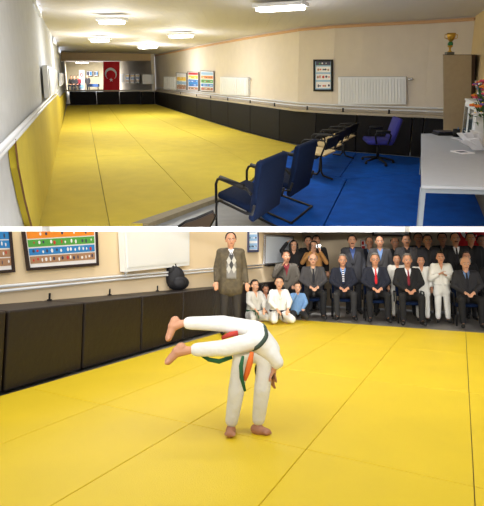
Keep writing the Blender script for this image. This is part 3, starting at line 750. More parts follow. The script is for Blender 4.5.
# pads along left wall
pf = lambda x: L.fl(x, 393 + (308.5-393)*(x/290))
zp = .745
xs = [-60, 3, 82, 141, 183, 214, 240, 262, 280]
def wallback(p):     # point on the wall behind a pad point
    e = (cor-w0).normalized(); n = V((e.y,-e.x,0)); n = n if n.dot(w0) > 0 else -n
    return p + n*((w0-p).dot(n)-.01)
lbs = ['black vinyl wall pad', ]
for a, b in zip(xs, xs[1:]):
    A_, B_ = pf(a), pf(b); t = (B_-A_).normalized()*.012; A_ += t; B_ -= t
    q = [A_, B_, wallback(B_), wallback(A_)]
    mb = MB(); mb.hexa([V((p.x,p.y,0)) for p in q], [V((p.x,p.y,zp)) for p in q])
    solo(L, 'wall_pad', mb, black, 'black vinyl wall pad in the waist-high row on the left wall, lower hall', 'wall pad', 'black wall pads of the lower hall', bevel=.02)
def lw(x, y, off=0.0): return L.wall(x, y, w0, cor, off)
for x in (16.5, 89, 142, 183):
    p = wallback(pf(x)); e = (EYE-p); e.z = 0; p = p + e.normalized()*.10; mb = MB(); mb.box((p.x,p.y,zp+.045), (.02,.02,.09)); mb.box((p.x,p.y,zp+.008), (.05,.04,.014))
    solo(L, 'peg', mb, dark, 'small upright dark peg on top of the lower wall pads', 'peg', 'pegs on the lower wall pads')
for (pts, lb) in (([(-8,287.2),(60,281.3),(123,275.8),(215,268.3),(262,264.8)], 'upper white heating pipe on the lower hall wall beneath the charts'), ([(-8,292),(60,285.2),(123,279),(215,271),(262,267.2)], 'lower white heating pipe on the lower hall wall just above the pads')):
    mb = MB(); mb.tube([lw(x, y, .06) for x, y in pts], .017); solo(L, 'heating_pipe', mb, pipew, lb, 'pipe', 'heating pipes of the lower hall', smooth=True)
def lrad():
    q = [lw(125.5,272,.12), lw(189.5,265.3,.12), lw(189.5,215,.12), lw(122.5,215,.12)]
    n = nrm(q); n = n if n.dot(EYE-q[0]) > 0 else -n
    o = thing(L, 'radiator', 'white panel radiator on the lower hall wall between the colour chart and the black bag', 'radiator', q[0])
    mb = MB(); mb.slab(q, -.1, None, n); part('radiator_body', mb, white, o, fc=True, clip=True)
    mb = MB(); mb.slab([bil(q,.03,.07),bil(q,.97,.07),bil(q,.97,.95),bil(q,.03,.95)], .012, None, n); part('front_panel', mb, white, o, fc=True, clip=True)
    mb = MB(); a = lw(126,271,.06); b = lw(126,277,.06); mb.tube([a,b], .014); mb.caps(lw(126,269.5,.08), .03, lw(126,272,.08), .03); part('valve', mb, pipew, o, fc=True, smooth=True)
lrad()
def lq4(x0, x1, yb0, yb1, off=.02, lean=0): return [lw(x0,yb0,off), lw(x1,yb1,off), lw(x1-lean,215,off), lw(x0-lean,215,off)]
def chartq(q, label, group, vb):
    rows = []
    def ex(s, qq, n, t):
        for (v0, v1, m, k) in vb:
            s.slab([p+n*t for p in (bil(qq,.05,v0),bil(qq,.95,v0),bil(qq,.95,v1),bil(qq,.05,v1))], .002, m, n)
            h = (v1-v0)*.32
            blobs(.07,.93,(v0+v1)/2,k,.016,[P_wh,P_wh,P_wh,P_dk,P_rd],h)(s, qq, n, t+.003)
    return poster(L, q, label, group, rows, fw=.035, th=.03, extra=ex)
q = lq4(26.5, 97.5, 270.8, 265.5, .03, 5); q[3] = lw(18.7, 215, .03); q[2] = lw(95.5, 212, .03)
chartq(q, 'wide dark-framed technique chart with orange, green, blue and brown bands beside the white radiator', 'technique charts on the lower hall wall', [(.12,.25,P_br,16),(.27,.395,P_bl,14),(.42,.55,P_gr,12),(.57,.70,P_or,5),(.72,.9,P_ye,8)])
q = [lw(-40,276.5,.03), lw(13.8,272.2,.03), lw(8.5,214,.03), lw(-45,212,.03)]
chartq(q, 'dark-framed technique chart cut off by the left edge of the picture', 'technique charts on the lower hall wall', [(.12,.25,P_br,9),(.27,.395,P_br,9),(.42,.55,P_bl,8),(.57,.70,P_bl,5),(.72,.9,P_ye,6)])
q = [lw(247.3,252.3,.03), lw(257.8,252,.03), lw(257.8,217,.03), lw(247.3,217,.03)]
poster(L, q, 'narrow dark-framed photo poster on the wall between the standing man and the whiteboard', None, [(.12,.08,.88,.25,P_lb),(.12,.32,.88,.5,P_lb),(.12,.56,.88,.8,P_lb)], fw=.05, fm=mat('slate_frame',(60,66,100),.4), extra=multi(blobs(.15,.85,.16,5,.07,[P_dk,P_wh],.03), blobs(.15,.85,.4,5,.07,[P_dk,P_wh],.03)))
# whiteboard
q = [lw(263,264.5,.05), lw(291.5,262.5,.05), lw(293,235.8,.05), lw(263.8,235.2,.05)]
n = nrm(q); n = n if n.dot(EYE-q[0]) > 0 else -n
o = thing(L, 'whiteboard', 'grey-framed whiteboard on the wall behind the seated man with the raised hand', 'whiteboard', q[0])
mb = MB(); mb.slab(q, .02, None, n); part('board_panel', mb, mat('board_blue_white', (214,224,236), .7), o, fc=True)
mb = MB()
for u0, v0, u1, v1 in ((0,0,1,.04),(0,.96,1,1),(0,.04,.03,.96),(.97,.04,1,.96)): mb.slab([bil(q,u0,v0),bil(q,u1,v0),bil(q,u1,v1),bil(q,u0,v1)], .035, None, n)
part('board_frame', mb, silver, o, fc=True)
mb = MB(); mb.slab([bil(q,.05,-.05),bil(q,.6,-.05),bil(q,.6,-.01),bil(q,.05,-.01)], .08, None, n); part('pen_tray', mb, dark, o, fc=True)
# bag
p = wallback(pf(198)); e = (EYE-p); e.z = 0; p = p + e.normalized()*.2
o = thing(L, 'backpack', 'black backpack resting on top of the wall pads beside the radiator', 'bag', V((p.x,p.y,zp)), .5)
mb = MB(); mb.ell((0,0,.2), (.17,.12,.2)); mb.ell((.05,0,.12), (.2,.13,.13)); mb.ell((-.08,0,.33), (.08,.08,.1)); part('bag_body', mb, mat('black_nylon',(20,20,26),.7), o, smooth=True)
mb = MB(); mb.ell((.03,-.1,.13), (.12,.06,.1)); part('front_pocket', mb, mat('black_nylon2',(28,28,34),.7), o, smooth=True)
mb = MB(); mb.tube([(-.1,0,.38),(-.08,0,.44),(0,0,.43),(.02,0,.36)], .012); part('handle', mb, dark, o, smooth=True)
# pictures on the back wall
def bw(x, y, off=0.0): return L.wall(x, y, cor, bwr, off)
q = [bw(372.5,236,.03), bw(411,237,.03), bw(411,215,.03), bw(372.5,215,.03)]
poster(L, q, 'wide dark-framed picture high on the back wall above the standing men', None, [(.08,.2,.92,.3,P_dk)], fw=.05)
q = [bw(361,252,.03), bw(369,252,.03), bw(369,240,.03), bw(361,240,.03)]
poster(L, q, 'small sheet with red and white prints on the back wall between two standing men', None, [(.1,.1,.5,.5,P_rd),(.5,.5,.9,.9,P_lb),(.1,.6,.4,.9,P_rd)], fw=.01, name='notice_sheet')
q = [bw(456,262,.03), bw(496,262,.03), bw(496,217,.03), bw(456,217,.03)]
o = thing(L, 'flag', 'red flag hanging on the back wall behind the rightmost standing men', 'flag', q[0]); n = nrm(q); n = n if n.dot(EYE-q[0]) > 0 else -n
mb = MB()
for i in range(10):
    a, b = i/10, (i+1)/10; fa, fb = n*.02*math.sin(a*12), n*.02*math.sin(b*12); mb.slab([bil(q,a,0)+fa, bil(q,b,0)+fb, bil(q,b,1)+fb, bil(q,a,1)+fa], .01, None, n)
part('cloth', mb, red, o, fc=True, clip=True)
mb = MB(); cc = bil(q,.35,.68)+n*.05; ru = (q[1]-q[0]).normalized()
def f2(a, r, dx=0): return cc + ru*(r*math.cos(a)+dx) + V((0,0,r*math.sin(a)))
for k in range(20):
    a0 = math.radians(35+290*k/20); a1 = math.radians(35+290*(k+1)/20)
    mb.hexa([f2(a0,.2), f2(a1,.2), f2(a1,.15,.04), f2(a0,.15,.04)], [x+n*.01 for x in (f2(a0,.2), f2(a1,.2), f2(a1,.15,.04), f2(a0,.15,.04))])
part('crescent', mb, P_wh, o, fc=True, clip=True)

# ================================================================== PEOPLE
def remesh(mb, vox, sm=3):
    me = bpy.data.meshes.new('t'); me.from_pydata([tuple(v) for v in mb.v], [], mb.f)
    bm = bmesh.new(); bm.from_mesh(me); bmesh.ops.recalc_face_normals(bm, faces=bm.faces); bm.to_mesh(me); bm.free()
    ob = bpy.data.objects.new('t', me); C.objects.link(ob)
    r = ob.modifiers.new('r', 'REMESH'); r.mode = 'VOXEL'; r.voxel_size = vox; r.use_smooth_shade = True
    if sm: s = ob.modifiers.new('s', 'SMOOTH'); s.iterations = sm; s.factor = .5
    dg = bpy.context.evaluated_depsgraph_get(); out = bpy.data.meshes.new_from_object(ob.evaluated_get(dg))
    bpy.data.objects.remove(ob); bpy.data.meshes.remove(me)
    for p in out.polygons: p.use_smooth = True
    return out
def pobj(name, me, m, par, lab=None):
    fr = INFO[par.name][0] if par.name in INFO else U
    if abs(fr.k-1) > 1e-6: me.transform(Matrix.Scale(fr.k, 4))
    me.materials.clear(); me.materials.append(m); me.name = name
    o = bpy.data.objects.new(name, me); C.objects.link(o); o.parent = par
    if lab: o['label'] = lab
    return o
POSE = {
 'stand': dict(hip=(.09,0,.9), knee=(.11,-.01,.49), ank=(.12,.02,.09), sho=(.185,.01,1.42), elb=(.25,.04,1.14), wri=(.25,-.05,.9), neck=(0,.01,1.49), head=(0,-.01,1.63)),
 'sit': dict(hip=(.1,0,.52), knee=(.18,-.43,.52), ank=(.17,-.42,.1), sho=(.185,.04,1.02), elb=(.26,-.04,.78), wri=(.085,-.26,.66), neck=(0,.03,1.09), head=(0,0,1.23)),
 'kneel': dict(hip=(.1,.05,.24), knee=(.21,-.3,.12), ank=(.14,.1,.08), sho=(.16,-.01,.70), elb=(.23,-.1,.5), wri=(.12,-.27,.33), neck=(0,-.01,.77), head=(0,-.04,.91)),
}
TOPZ = {'stand': 1.755, 'sit': 1.355, 'kneel': 1.035}
HK = 1.1
SK = {'a': mat('skin_a', (196,142,112), .6), 'b': mat('skin_b', (178,124,96), .6), 'c': mat('skin_c', (210,160,130), .6), 'd': mat('skin_d', (160,108,80), .6)}
HR = {'k': mat('hair_black', (22,17,15), .7), 'b': mat('hair_brown', (48,32,24), .7), 'g': mat('hair_grey', (120,114,108), .8), 'w': mat('hair_silver', (160,156,150), .8)}
def cl(name, c, **k): return mat('cloth_'+name, c, .85, .12, 14, .15, 60, **k)
def hand(mb, w, d, side, r=1.0, curl=.5, pn=None):
    """palm, four unequal fingers and a thumb from wrist w along d"""
    d = d.normalized(); pn = (pn or V((0,0,-1))); sx = d.cross(pn)
    if sx.length < .2: pn = V((0,-1,0)); sx = d.cross(pn)
    sx = sx.normalized()*side; pn = sx.cross(d).normalized()
    if pn.z > .2: pn = -pn
    pc = w + d*.05*r
    for k in (-1, 0, 1): mb.caps(w + d*.01*r + sx*k*.012*r, .018*r, w + d*.075*r + sx*k*.024*r, .015*r, n=8)
    for k, ln in enumerate((.062,.072,.068,.052)):
        o = w + d*.085*r + sx*(k-1.5)*-.0195*r; m_ = o + (d*(1-curl*.3)+pn*curl*.5).normalized()*ln*.55*r; e = m_ + (d*(1-curl)+pn*curl).normalized()*ln*.5*r
        mb.caps(o, .0095*r, m_, .009*r, n=7); mb.caps(m_, .009*r, e, .0075*r, n=7)
    t0 = w + d*.025*r + sx*.022*r; t1 = t0 + (d*.7+sx*.8).normalized()*.04*r; t2 = t1 + (d*.95+sx*.2+pn*.3).normalized()*.032*r
    mb.caps(t0, .013*r, t1, .011*r, n=7); mb.caps(t1, .011*r, t2, .009*r, n=7)
def ringband(bvh, c, ax, hw, off, n=28, ux=None):
    ax = ax.normalized(); u = (ux or V((1,0,0))); u = (u - ax*u.dot(ax)).normalized(); w = ax.cross(u)
    lo = []; hi = []; lo2 = []; hi2 = []
    for k in range(n):
        a = 2*PI*k/n; d = u*math.cos(a)+w*math.sin(a); 
        rr = []
        for s in (-1, 1):
            o = c + ax*hw*s + d*.6; h = bvh.ray_cast(o, -d)[0]
            rr.append(h if h and (h-(c+ax*hw*s)).dot(d) > .03 else c+ax*hw*s+d*.14)
        lo.append(rr[0]+d*off); hi.append(rr[1]+d*off); lo2.append(rr[0]-d*.01); hi2.append(rr[1]-d*.01)
    mb = MB(); vs = lo+hi+hi2+lo2; fs = []
    for k in range(n):
        l = (k+1) % n
        for a in range(4): b = (a+1) % 4; fs.append([a*n+k, a*n+l, b*n+l, b*n+k])
    return mb.add(vs, fs)
def drape(bvh, z0, z1, wl, nz=8, nx=6, off=.006, x0=0, tilt=None, m=None, mb=None):
    """patch following the chest: half width wl(t) from z1 (t=0, top) down to z0 (t=1)"""
    mb = mb or MB(); rows = []
    lasty = None
    for i in range(nz+1):
        t = i/nz; z = z1+(z0-z1)*t; hw = wl(t); cx = x0(t) if callable(x0) else x0; r = []
        for j in range(nx+1):
            x = cx - hw + 2*hw*j/nx; h = bvh.ray_cast(V((x, -2, z)), V((0,1,0)))[0]
            y = h.y if h else (lasty if lasty is not None else 0)
            if h: lasty = h.y
            r.append(V((x, y-off, z)))
        rows.append(r)
    vs = [p for r in rows for p in r] + [p+V((0,off+.008,0)) for r in rows for p in r]; N = (nz+1)*(nx+1); fs = []
    for i in range(nz):
        for j in range(nx):
            a = i*(nx+1)+j; f = [a, a+1, a+nx+2, a+nx+1]; fs.append(f); fs.append([N+q for q in f][::-1])
    for i in range(nz):
        for j in (0, nx): a = i*(nx+1)+j; b = a+nx+1; fs.append([a, b, N+b, N+a])
    for j in range(nx):
        for i in (0, nz): a = i*(nx+1)+j; fs.append([a, a+1, N+a+1, N+a])
    return mb.add(vs, fs, m)
def person(fr, pos, rz, pose, sc, label, skin='a', hair='k', hairstyle='short', top=None, bottom=None, shirt=None, tie=None, topname='jacket', gi=False, belt=None, group=None,
           J=None, yaw=0, pitch=0, headk=1.0, mous=False, glasses=False, thick=1.0, vox=.012, shoes=None, barefoot=False, skirt=True, footk=1.0, sleeve=None, gsm=3, detail=True, sweater=None, root_off=None, vlen=1.0, tiestripe=None, collar=True):
    P = {}
    base = dict(POSE[pose])
    for k, v in base.items():
        if k in ('neck', 'head'): P[k] = V(v)*sc
        else: P[k] = [V((-v[0], v[1], v[2]))*sc, V(v)*sc]
    if J:
        for k, v in J.items():
            if k in ('HR', 'beltfree'): P[k] = v
            elif k in ('neck', 'head'): P[k] = V(v)*(sc if not root_off else 1)
            else: P[k] = [V(a)*(sc if not root_off else 1) if a is not None else P[k][i] for i, a in enumerate(v)]
    o = thing(fr, 'person', label, 'person', pos, rz, group)
    bm_ = MB(); s = sc; T = thick*s
    hip = (P['hip'][0]+P['hip'][1])/2; sm_ = (P['sho'][0]+P['sho'][1])/2
    # -- body
    bm_.caps(hip, .085*T, sm_.lerp(hip, .15), .09*T)
    for i in (0, 1):
        bm_.caps(P['hip'][i], .072*T, P['sho'][i].lerp(sm_, .25).lerp(hip, .12), .078*T)
        bm_.caps(P['sho'][i].lerp(sm_, .4), .055*T, P['sho'][i], .052*T)
        bm_.caps(P['hip'][i], .07*T, P['knee'][i], .056*s); bm_.caps(P['knee'][i], .055*s, P['ank'][i], .036*s)
        bm_.caps(P['sho'][i], .05*s, P['elb'][i], .038*s); bm_.caps(P['elb'][i], .037*s, P['wri'][i], .025*s)
        f = P.get('toe'); an = P['ank'][i]
        toe = P['toe'][i] if f else an + V((.03*(1 if i else -1), -.16, -.06))*s
        hl = P['heel'][i] if 'heel' in P else an + (an-toe).normalized()*.02*s + V((0,0,-.035*s if not f else 0))
        bm_.caps(hl, .034*s*footk, toe, .024*s*footk)
        if f: bm_.caps(an, .036*s, hl.lerp(toe,.3), .036*s*footk)
        if barefoot:
            side = (toe-an).cross(V((0,0,1))).normalized()
            for q in range(5): b0 = toe + side*(q-2)*.013*s*footk; bm_.caps(b0, .013*s*footk, b0 + (toe-an).normalized()*(.028-.003*q)*s, .010*s, n=6)
        if 'hd' in P: hd = P['hd'][i]
        else: hd = (P['wri'][i]-P['elb'][i]).normalized()
        hand(bm_, P['wri'][i], hd, 1 if i else -1, s if s > .75 else s*1.1, .5)
    R = Matrix.Rotation(yaw, 3, 'Z') @ Matrix.Rotation(pitch, 3, 'X')
    if 'HR' in P: R = P['HR']
    headk *= HK if headk < 1.05 else 1; hc = P['head']; hs = s*headk
    H_ = lambda x, y, z: hc + R @ (V((x, y, z))*hs)
    bm_.caps(sm_+V((0,0,0)), .062*T, P['neck'], .055*s); bm_.caps(P['neck'], .055*s, H_(0,.02,-.05), .056*hs)
    def el(c, r): bm_.ell(c, tuple(a*hs for a in r), R=R)
    el(H_(0,.015,.03), (.077,.095,.09)); el(H_(0,-.018,-.035), (.062,.07,.082)); el(H_(0,-.04,-.085), (.034,.032,.026))
    bm_.caps(H_(0,-.086,.01), .009*hs, H_(0,-.106,-.028), .015*hs, n=8)
    for q in (-1, 1):
        el(H_(.078*q,.01,-.005), (.012,.02,.032)); el(H_(.036*q,-.058,-.022), (.022,.02,.02))
    me = remesh(bm_, vox, 1 if vox < .013 else 0)
    pobj('body', me, SK[skin], o)
    if detail:
        for q in (-1, 1):
            mb = MB(); mb.ell(H_(.03*q,-.079,.004), (.0135*hs,.008*hs,.0085*hs), eyew, 8, R); mb.ell(H_(.03*q,-.0865,.004), (.0075*hs,.004*hs,.0075*hs), eyed, 8, R); part('eye', mb, None, o, smooth=True)
            mb = MB(); mb.caps(H_(.012*q,-.084,.026), .0045*hs, H_(.048*q,-.074,.028), .0035*hs, n=6); part('eyebrow', mb, HR['k' if hair in 'kb' else 'g'], o, smooth=True)
        mb = MB(); mb.caps(H_(-.02,-.083,-.056), .0055*hs, H_(.02,-.083,-.056), .0055*hs, n=6); part('mouth', mb, lipm, o, smooth=True)
        if mous: mb = MB(); mb.caps(H_(-.026,-.088,-.046), .008*hs, H_(0,-.095,-.042), .009*hs, n=6); mb.caps(H_(.026,-.088,-.046), .008*hs, H_(0,-.095,-.042), .009*hs, n=6); part('moustache', mb, HR['k'], o, smooth=True)
        if glasses:
            mb = MB()
            for q in (-1, 1):
                mb.tube([H_(.031*q+.02*math.cos(k*PI/5), -.092, .003+.015*math.sin(k*PI/5)) for k in range(11)], .002*hs, n=5); mb.tube([H_(.051*q,-.09,.005), H_(.08*q,-.0,.008)], .002*hs, n=5)
            mb.tube([H_(-.011,-.093,.005), H_(.011,-.093,.005)], .002*hs, n=5); part('glasses', mb, dark, o)
    # -- hair
    def kp(g):
        if hairstyle == 'bald': return g.z < .45 and g.z > -.35 and g.y > -.05
        if hairstyle == 'receding': return (g.y > -.1 or g.z > .93) and g.z > -.4 - (0) and not (g.y < -.15)
        return (g.z > .66 if g.y < -.35 else (g.z > .12-.3*(g.y+.3) if g.y < .1 else g.z > -.5))
    mb = MB(); mb.ell(H_(0,.018,.032), (.086*hs,.104*hs,.1*hs), None, 20, R, kp)
    if hairstyle == 'long':
        for q in (-1, 0, 1): mb.caps(H_(.06*q,.055,.03), .045*hs, H_(.075*q,.06,-.2), .035*hs)
        for q in (-1, 1): mb.caps(H_(.075*q,-.01,.03), .025*hs, H_(.09*q,-.01,-.2), .02*hs)
    hm = part('hair', mb, HR[hair], o, smooth=True)
    md = hm.modifiers.new('thickness', 'SOLIDIFY'); md.thickness = .009*fr.k*hs; md.offset = 1
    # -- trousers
    tr = MB(); w = 1.18 if gi else 1.0
    tr.caps(P['hip'][0], .1*T, P['hip'][1], .1*T)
    for i in (0, 1):
        tr.caps(P['hip'][i], .096*T, P['knee'][i], .073*w*s); tr.caps(P['knee'][i], .072*w*s, P['ank'][i].lerp(P['knee'][i], .0 if not gi else .13), .058*w*s)
    tm = remesh(tr, max(vox, .014) if skirt else .010, gsm); pobj('trousers', tm, bottom, o)
    # -- jacket
    jk = MB(); up = (sm_-hip)
    low = hip - up.normalized()*((.13*s if not gi else .06*s) if pose == 'stand' and skirt else -.02*s)
    for i in (0, 1):
        sd = (P['sho'][i]-sm_)
        jk.caps(low + (P['hip'][i]-hip)*.85, .119*T, P['sho'][i].lerp(sm_, .42).lerp(hip, .1), .112*T)
        jk.caps(P['sho'][i].lerp(sm_, .7)+up.normalized()*.01*s, .066*T, P['sho'][i], .064*T)
        jk.caps(P['sho'][i], .068*w*s, P['elb'][i], .058*w*s); jk.caps(P['elb'][i], .056*w*s, P['wri'][i].lerp(P['elb'][i], sleeve if sleeve is not None else (.1 if not gi else .3)), .046*w*s)
    jk.caps(low, .119*T, sm_.lerp(hip, .2), .116*T)
    if gi and skirt:
        for i in (0, 1): jk.caps(low + (P['hip'][i]-hip)*.9, .115*T, low + (P['hip'][i]-hip)*1.2 - up.normalized()*.1*s, .115*T)
    jm = remesh(jk, max(vox, .014) if skirt else .010, gsm)
    bv = BVHTree.FromPolygons([v.co.copy() for v in jm.vertices], [tuple(p.vertices) for p in jm.polygons])
    pobj(topname, jm, top, o)
    nz = sm_.z + .055*s; 
    if detail and (shirt or gi) and collar:
        L_ = (.36 if not gi else .2)*s*vlen
        sh = drape(bv, nz-L_, nz, lambda t: (.062*(1-t)+.002)*s, off=.006*s)
        part('shirt' if not gi else 'neck_skin', sh, shirt if not gi else SK[skin], o, smooth=True)
        if gi:
            for q in (-1, 1): part('lapel', drape(bv, nz-L_*1.1, nz, lambda t: .018*s, nx=2, off=.012*s, x0=lambda t, q=q: q*(.07*(1-t))*s), top, o, smooth=True)
        else:
            for q in (-1, 1): part('lapel', drape(bv, nz-L_*1.05, nz-.01*s, lambda t: (.02+.02*math.sin(t*PI))*s, nx=2, off=.011*s, x0=lambda t, q=q: q*(.085*(1-t)+.012)*s), top, o, smooth=True)
        if tie:
            tb = drape(bv, nz-L_*.95, nz-.02*s, lambda t: (.012+.014*min(1,t*1.4)*(1 if t < .9 else .4))*s, nx=2, off=.014*s); tt = part('tie', tb, tie, o, smooth=True)
            if tiestripe:
                for k in range(6):
                    z = nz-.05*s-k*.045*s; part('tie_stripe', drape(bv, z-.016*s, z, lambda t: .022*s, nz=1, nx=2, off=.018*s), tiestripe, tt)
    if sweater:
        sweater(bv, o, nz, s)
    if belt:
        c = hip.lerp(sm_, .12); band = ringband(bv, c, up, .02*s, .012*s)
        part('belt', band, belt, o, smooth=True)
        if 'beltfree' not in P:
            fy_ = min(v.y for v in band.v)
            for q in (-1, 1):
                mb = MB(); mb.slab([V((q*.01*s-.015*s,fy_-.01,c.z)), V((q*.01*s+.015*s,fy_-.01,c.z)), V((q*.06*s+.015*s,fy_-.03,c.z-.2*s)), V((q*.06*s-.015*s,fy_-.03,c.z-.2*s))], .006); part('belt_end', mb, belt, o)
    if not barefoot and shoes:
        for i in (0, 1):
            an = P['ank'][i]; mb = MB(); toe = P['toe'][i] if 'toe' in P else an + V((.03*(1 if i else -1), -.17, -.06))*s
            mb.caps(V((an.x,an.y+.03*s,.045*s)), .046*s, V((toe.x,toe.y,.042*s)), .042*s); mb.v = [V((v.x,v.y,max(.002,v.z))) for v in mb.v]; sm2 = remesh(mb, .014); pobj('shoe', sm2, shoes, o)
    return o
suit_n = cl('navy_suit', (24,28,44)); suit_k = cl('black_suit', (18,18,22)); suit_g = cl('grey_suit', (66,64,66)); suit_c = cl('charcoal_suit', (40,40,46)); suit_b = cl('brown_grey_jacket', (78,72,64))
trk = cl('black_trousers', (16,16,20)); trg = cl('grey_trousers', (42,42,44)); shoe = mat('black_leather', (16,14,14), .35)
shw = cl('white_shirt', (225,228,235)); shb = cl('blue_shirt', (110,140,190)); shn = cl('denim_shirt', (50,70,120)); shr = cl('maroon_shirt', (110,24,36)); shgr = cl('grey_jumper', (120,116,112)); shk = cl('black_top', (24,22,26))
tred = cl('red_tie', (200,20,36)); tmar = cl('maroon_tie', (120,24,40)); tblk = cl('black_tie', (28,28,36)); tstr = cl('navy_tie', (40,50,80))
giw = mat('cloth_white_gi', (226,226,224), .85, .05, 5, .9, 11); giw2 = mat('cloth_offwhite_gi', (208,206,200), .85, .05, 5, .9, 11)
def chair_under(pos, rz, sc, lab):
    o = thing(L, 'conference_chair', lab, 'chair', pos, rz, 'chairs under the seated guests')
    part('seat', MB().box((0,0,.39), (.5,.48,.06)), navy, o, bevel=.02); part('backrest', MB().box((0,.25,.72), (.48,.05,.42)), navy, o, bevel=.02)
    for sx in (-1, 1):
        for sy in (-1, 1): part('leg', MB().tube([(.24*sx,.2*sy,.38),(.25*sx,.22*sy,.0)], .013), dark, o, smooth=True)
        part('armrest', MB().tube([(.27*sx,.22,.4),(.27*sx,.2,.62),(.27*sx,-.16,.62),(.27*sx,-.2,.4)], .014), dark, o, smooth=True)
def seated(px, yfeet, ytop, label, chl, **k):
    pf_ = L.fl(px, yfeet); pos = V((pf_.x*(1+.42/pf_.y), pf_.y+.42, 0)); s = F/pos.y*1.0
    hz = 1.2 + (263-ytop)*pos.y/F/1.01; sc = hz/TOPZ['sit']
    rz = math.atan2(pos.x, pos.y)*-.6
    o = person(L, pos, rz + k.pop('turn', 0), 'sit', sc, label, shoes=shoe, group=None, **k)
    if chl: chair_under(pos, rz, sc, chl)
    return o
def standing(px, yfeet, ytop, label, **k):
    pos = L.fl(px, yfeet); hz = 1.2 + (263-ytop)*pos.y/F/1.01; sc = hz/TOPZ['stand']
    return person(L, pos, k.pop('turn', math.atan2(pos.x, pos.y)*-.6), 'stand', sc, label, **k)
# seated guests
seated(287, 316, 251, 'person seated in a grey jacket and maroon shirt resting a hand on the chin', 'navy chair under the man in the maroon shirt', hair='k', top=suit_b, bottom=trk, shirt=shr, yaw=.3, thick=1.05,
       J=dict(elb=[(-.27,-.12,.82), None], wri=[(-.09,-.16,1.04), (.12,-.3,.6)], hd=[V((.5,-.1,.8)), V((0,-1,-.1))]))
seated(314, 319, 254, 'bald person seated in a grey suit with glasses and a black tie', 'navy chair under the bald man in the grey suit', skin='c', hair='g', hairstyle='bald', top=suit_g, bottom=trk, shirt=shgr, tie=tblk, glasses=True)
seated(344, 320, 255, 'person seated in a dark suit with a diagonally striped tie and grey hair', 'navy chair under the man with the striped tie', hair='g', top=suit_n, bottom=trg, shirt=shb, tie=tstr, tiestripe=P_wh)
seated(377, 322, 254, 'person seated in a navy suit with a bright red tie and grey hair', 'navy chair under the man with the bright red tie', hair='g', top=suit_n, bottom=trk, shirt=shw, tie=tred, glasses=True)
seated(410, 325, 254.5, 'person seated in a black suit with a maroon tie, hands joined', 'navy chair under the man with the maroon tie', hair='g', top=suit_k, bottom=trk, shirt=shw, tie=tmar)
seated(469, 328, 257, 'person seated in a charcoal suit, bald, looking down with hands joined', 'navy chair under the bald man at the right', skin='c', hair='w', hairstyle='bald', top=suit_c, bottom=trk, shirt=shb, tie=tblk, pitch=.25)
seated(497, 327, 253, 'person seated in dark clothes, mostly cut off by the right edge', None, hair='k', top=suit_k, bottom=trk, shirt=shk, detail=True)
# standing guests
standing(354, 314, 235.8, 'person standing in a dark jacket over a denim shirt behind the striped tie', hair='k', mous=True, top=suit_c, bottom=trk, shirt=shn, thick=1.2, shoes=shoe)
standing(371.5, 311, 237.5, 'person at the back between the denim shirt and the standing grey suit', hair='g', hairstyle='receding', top=suit_n, bottom=trk, shirt=shb, shoes=shoe, vox=.014)
standing(382, 315.5, 236.5, 'person standing in a grey suit and light blue shirt behind the red tie', hair='k', hairstyle='receding', top=suit_g, bottom=trk, shirt=shb, shoes=shoe)
standing(397.5, 313, 237.5, 'bald person standing in dark grey behind the small boy in white', hair='k', hairstyle='bald', top=suit_c, bottom=trk, shirt=shk, shoes=shoe, vox=.014)
standing(409.5, 316.5, 235, 'person with a moustache standing in a dark grey coat behind the maroon tie', hair='k', mous=True, top=suit_g, bottom=trk, shirt=shk, thick=1.1, shoes=shoe)
standing(421.5, 313.5, 233.5, 'person standing in a dark coat with blue collar in the last row', hair='b', hairstyle='receding', top=suit_k, bottom=trk, shirt=shn, shoes=shoe, vox=.014)
standing(431, 317, 235.2, 'person standing in a black jumper and dark jacket behind the taller boy', hair='k', top=suit_c, bottom=trk, shirt=shk, thick=1.1, shoes=shoe)
standing(446, 314, 233.2, 'person standing in the last row right behind the tallest boy in white', hair='k', top=suit_k, bottom=trk, shirt=shgr, shoes=shoe, vox=.014)
standing(459.5, 318, 233.5, 'person with a moustache standing in a black suit, white shirt and dark tie', hair='k', hairstyle='receding', mous=True, top=suit_k, bottom=trk, shirt=shw, tie=tblk, thick=1.1, shoes=shoe)
standing(475, 317.5, 233.3, 'person standing in dark clothes at the back near the red flag', hair='k', top=suit_k, bottom=trk, shirt=shk, shoes=shoe, thick=1.1)
standing(486, 316, 236, 'person in black half hidden by the right edge of the picture', hair='k', top=suit_k, bottom=trk, shirt=shk, shoes=shoe, vox=.014)
standing(470, 320, 252.5, 'child with brown hair peeking over the bald man at the right', hair='b', top=suit_k, bottom=trk, shirt=shk, shoes=shoe, vox=.014, headk=1.15)
# woman and people with cameras
standing(294.5, 310.5, 241, 'woman with long black hair standing in black with one hand raised to her head', hair='k', hairstyle='long', top=shk, bottom=trk, skin='c', topname='coat', shoes=shoe,
         J=dict(elb=[(-.32,-.06,1.5), (.27,-.06,1.14)], wri=[(-.16,-.04,1.72), (.1,-.22,1.1)], hd=[V((.6,0,.5)), V((-.6,-.5,.2))]))
standing(309.5, 309.5, 236.8, 'person in a dark jacket standing at the back left of the one holding a camera', hair='k', top=suit_k, bottom=trk, shirt=shk, shoes=shoe, vox=.014)
standing(317.5, 309, 236, 'person whose dark hair shows right behind the raised camera', hair='k', top=shk, bottom=trk, shirt=shk, shoes=shoe, vox=.014)
cp = standing(315, 312, 241.5, 'person in a tan patterned jacket raising a camera with glowing flash', hair='b', hairstyle='long', top=cl('tan_jacket', (176,126,70)), bottom=trk, skin='c', shoes=shoe,
         J=dict(elb=[(-.3,-.14,1.22), (.3,-.14,1.22)], wri=[(-.07,-.3,1.5), (.13,-.3,1.5)], hd=[V((.3,-.2,.9)), V((-.3,-.2,.9))]))
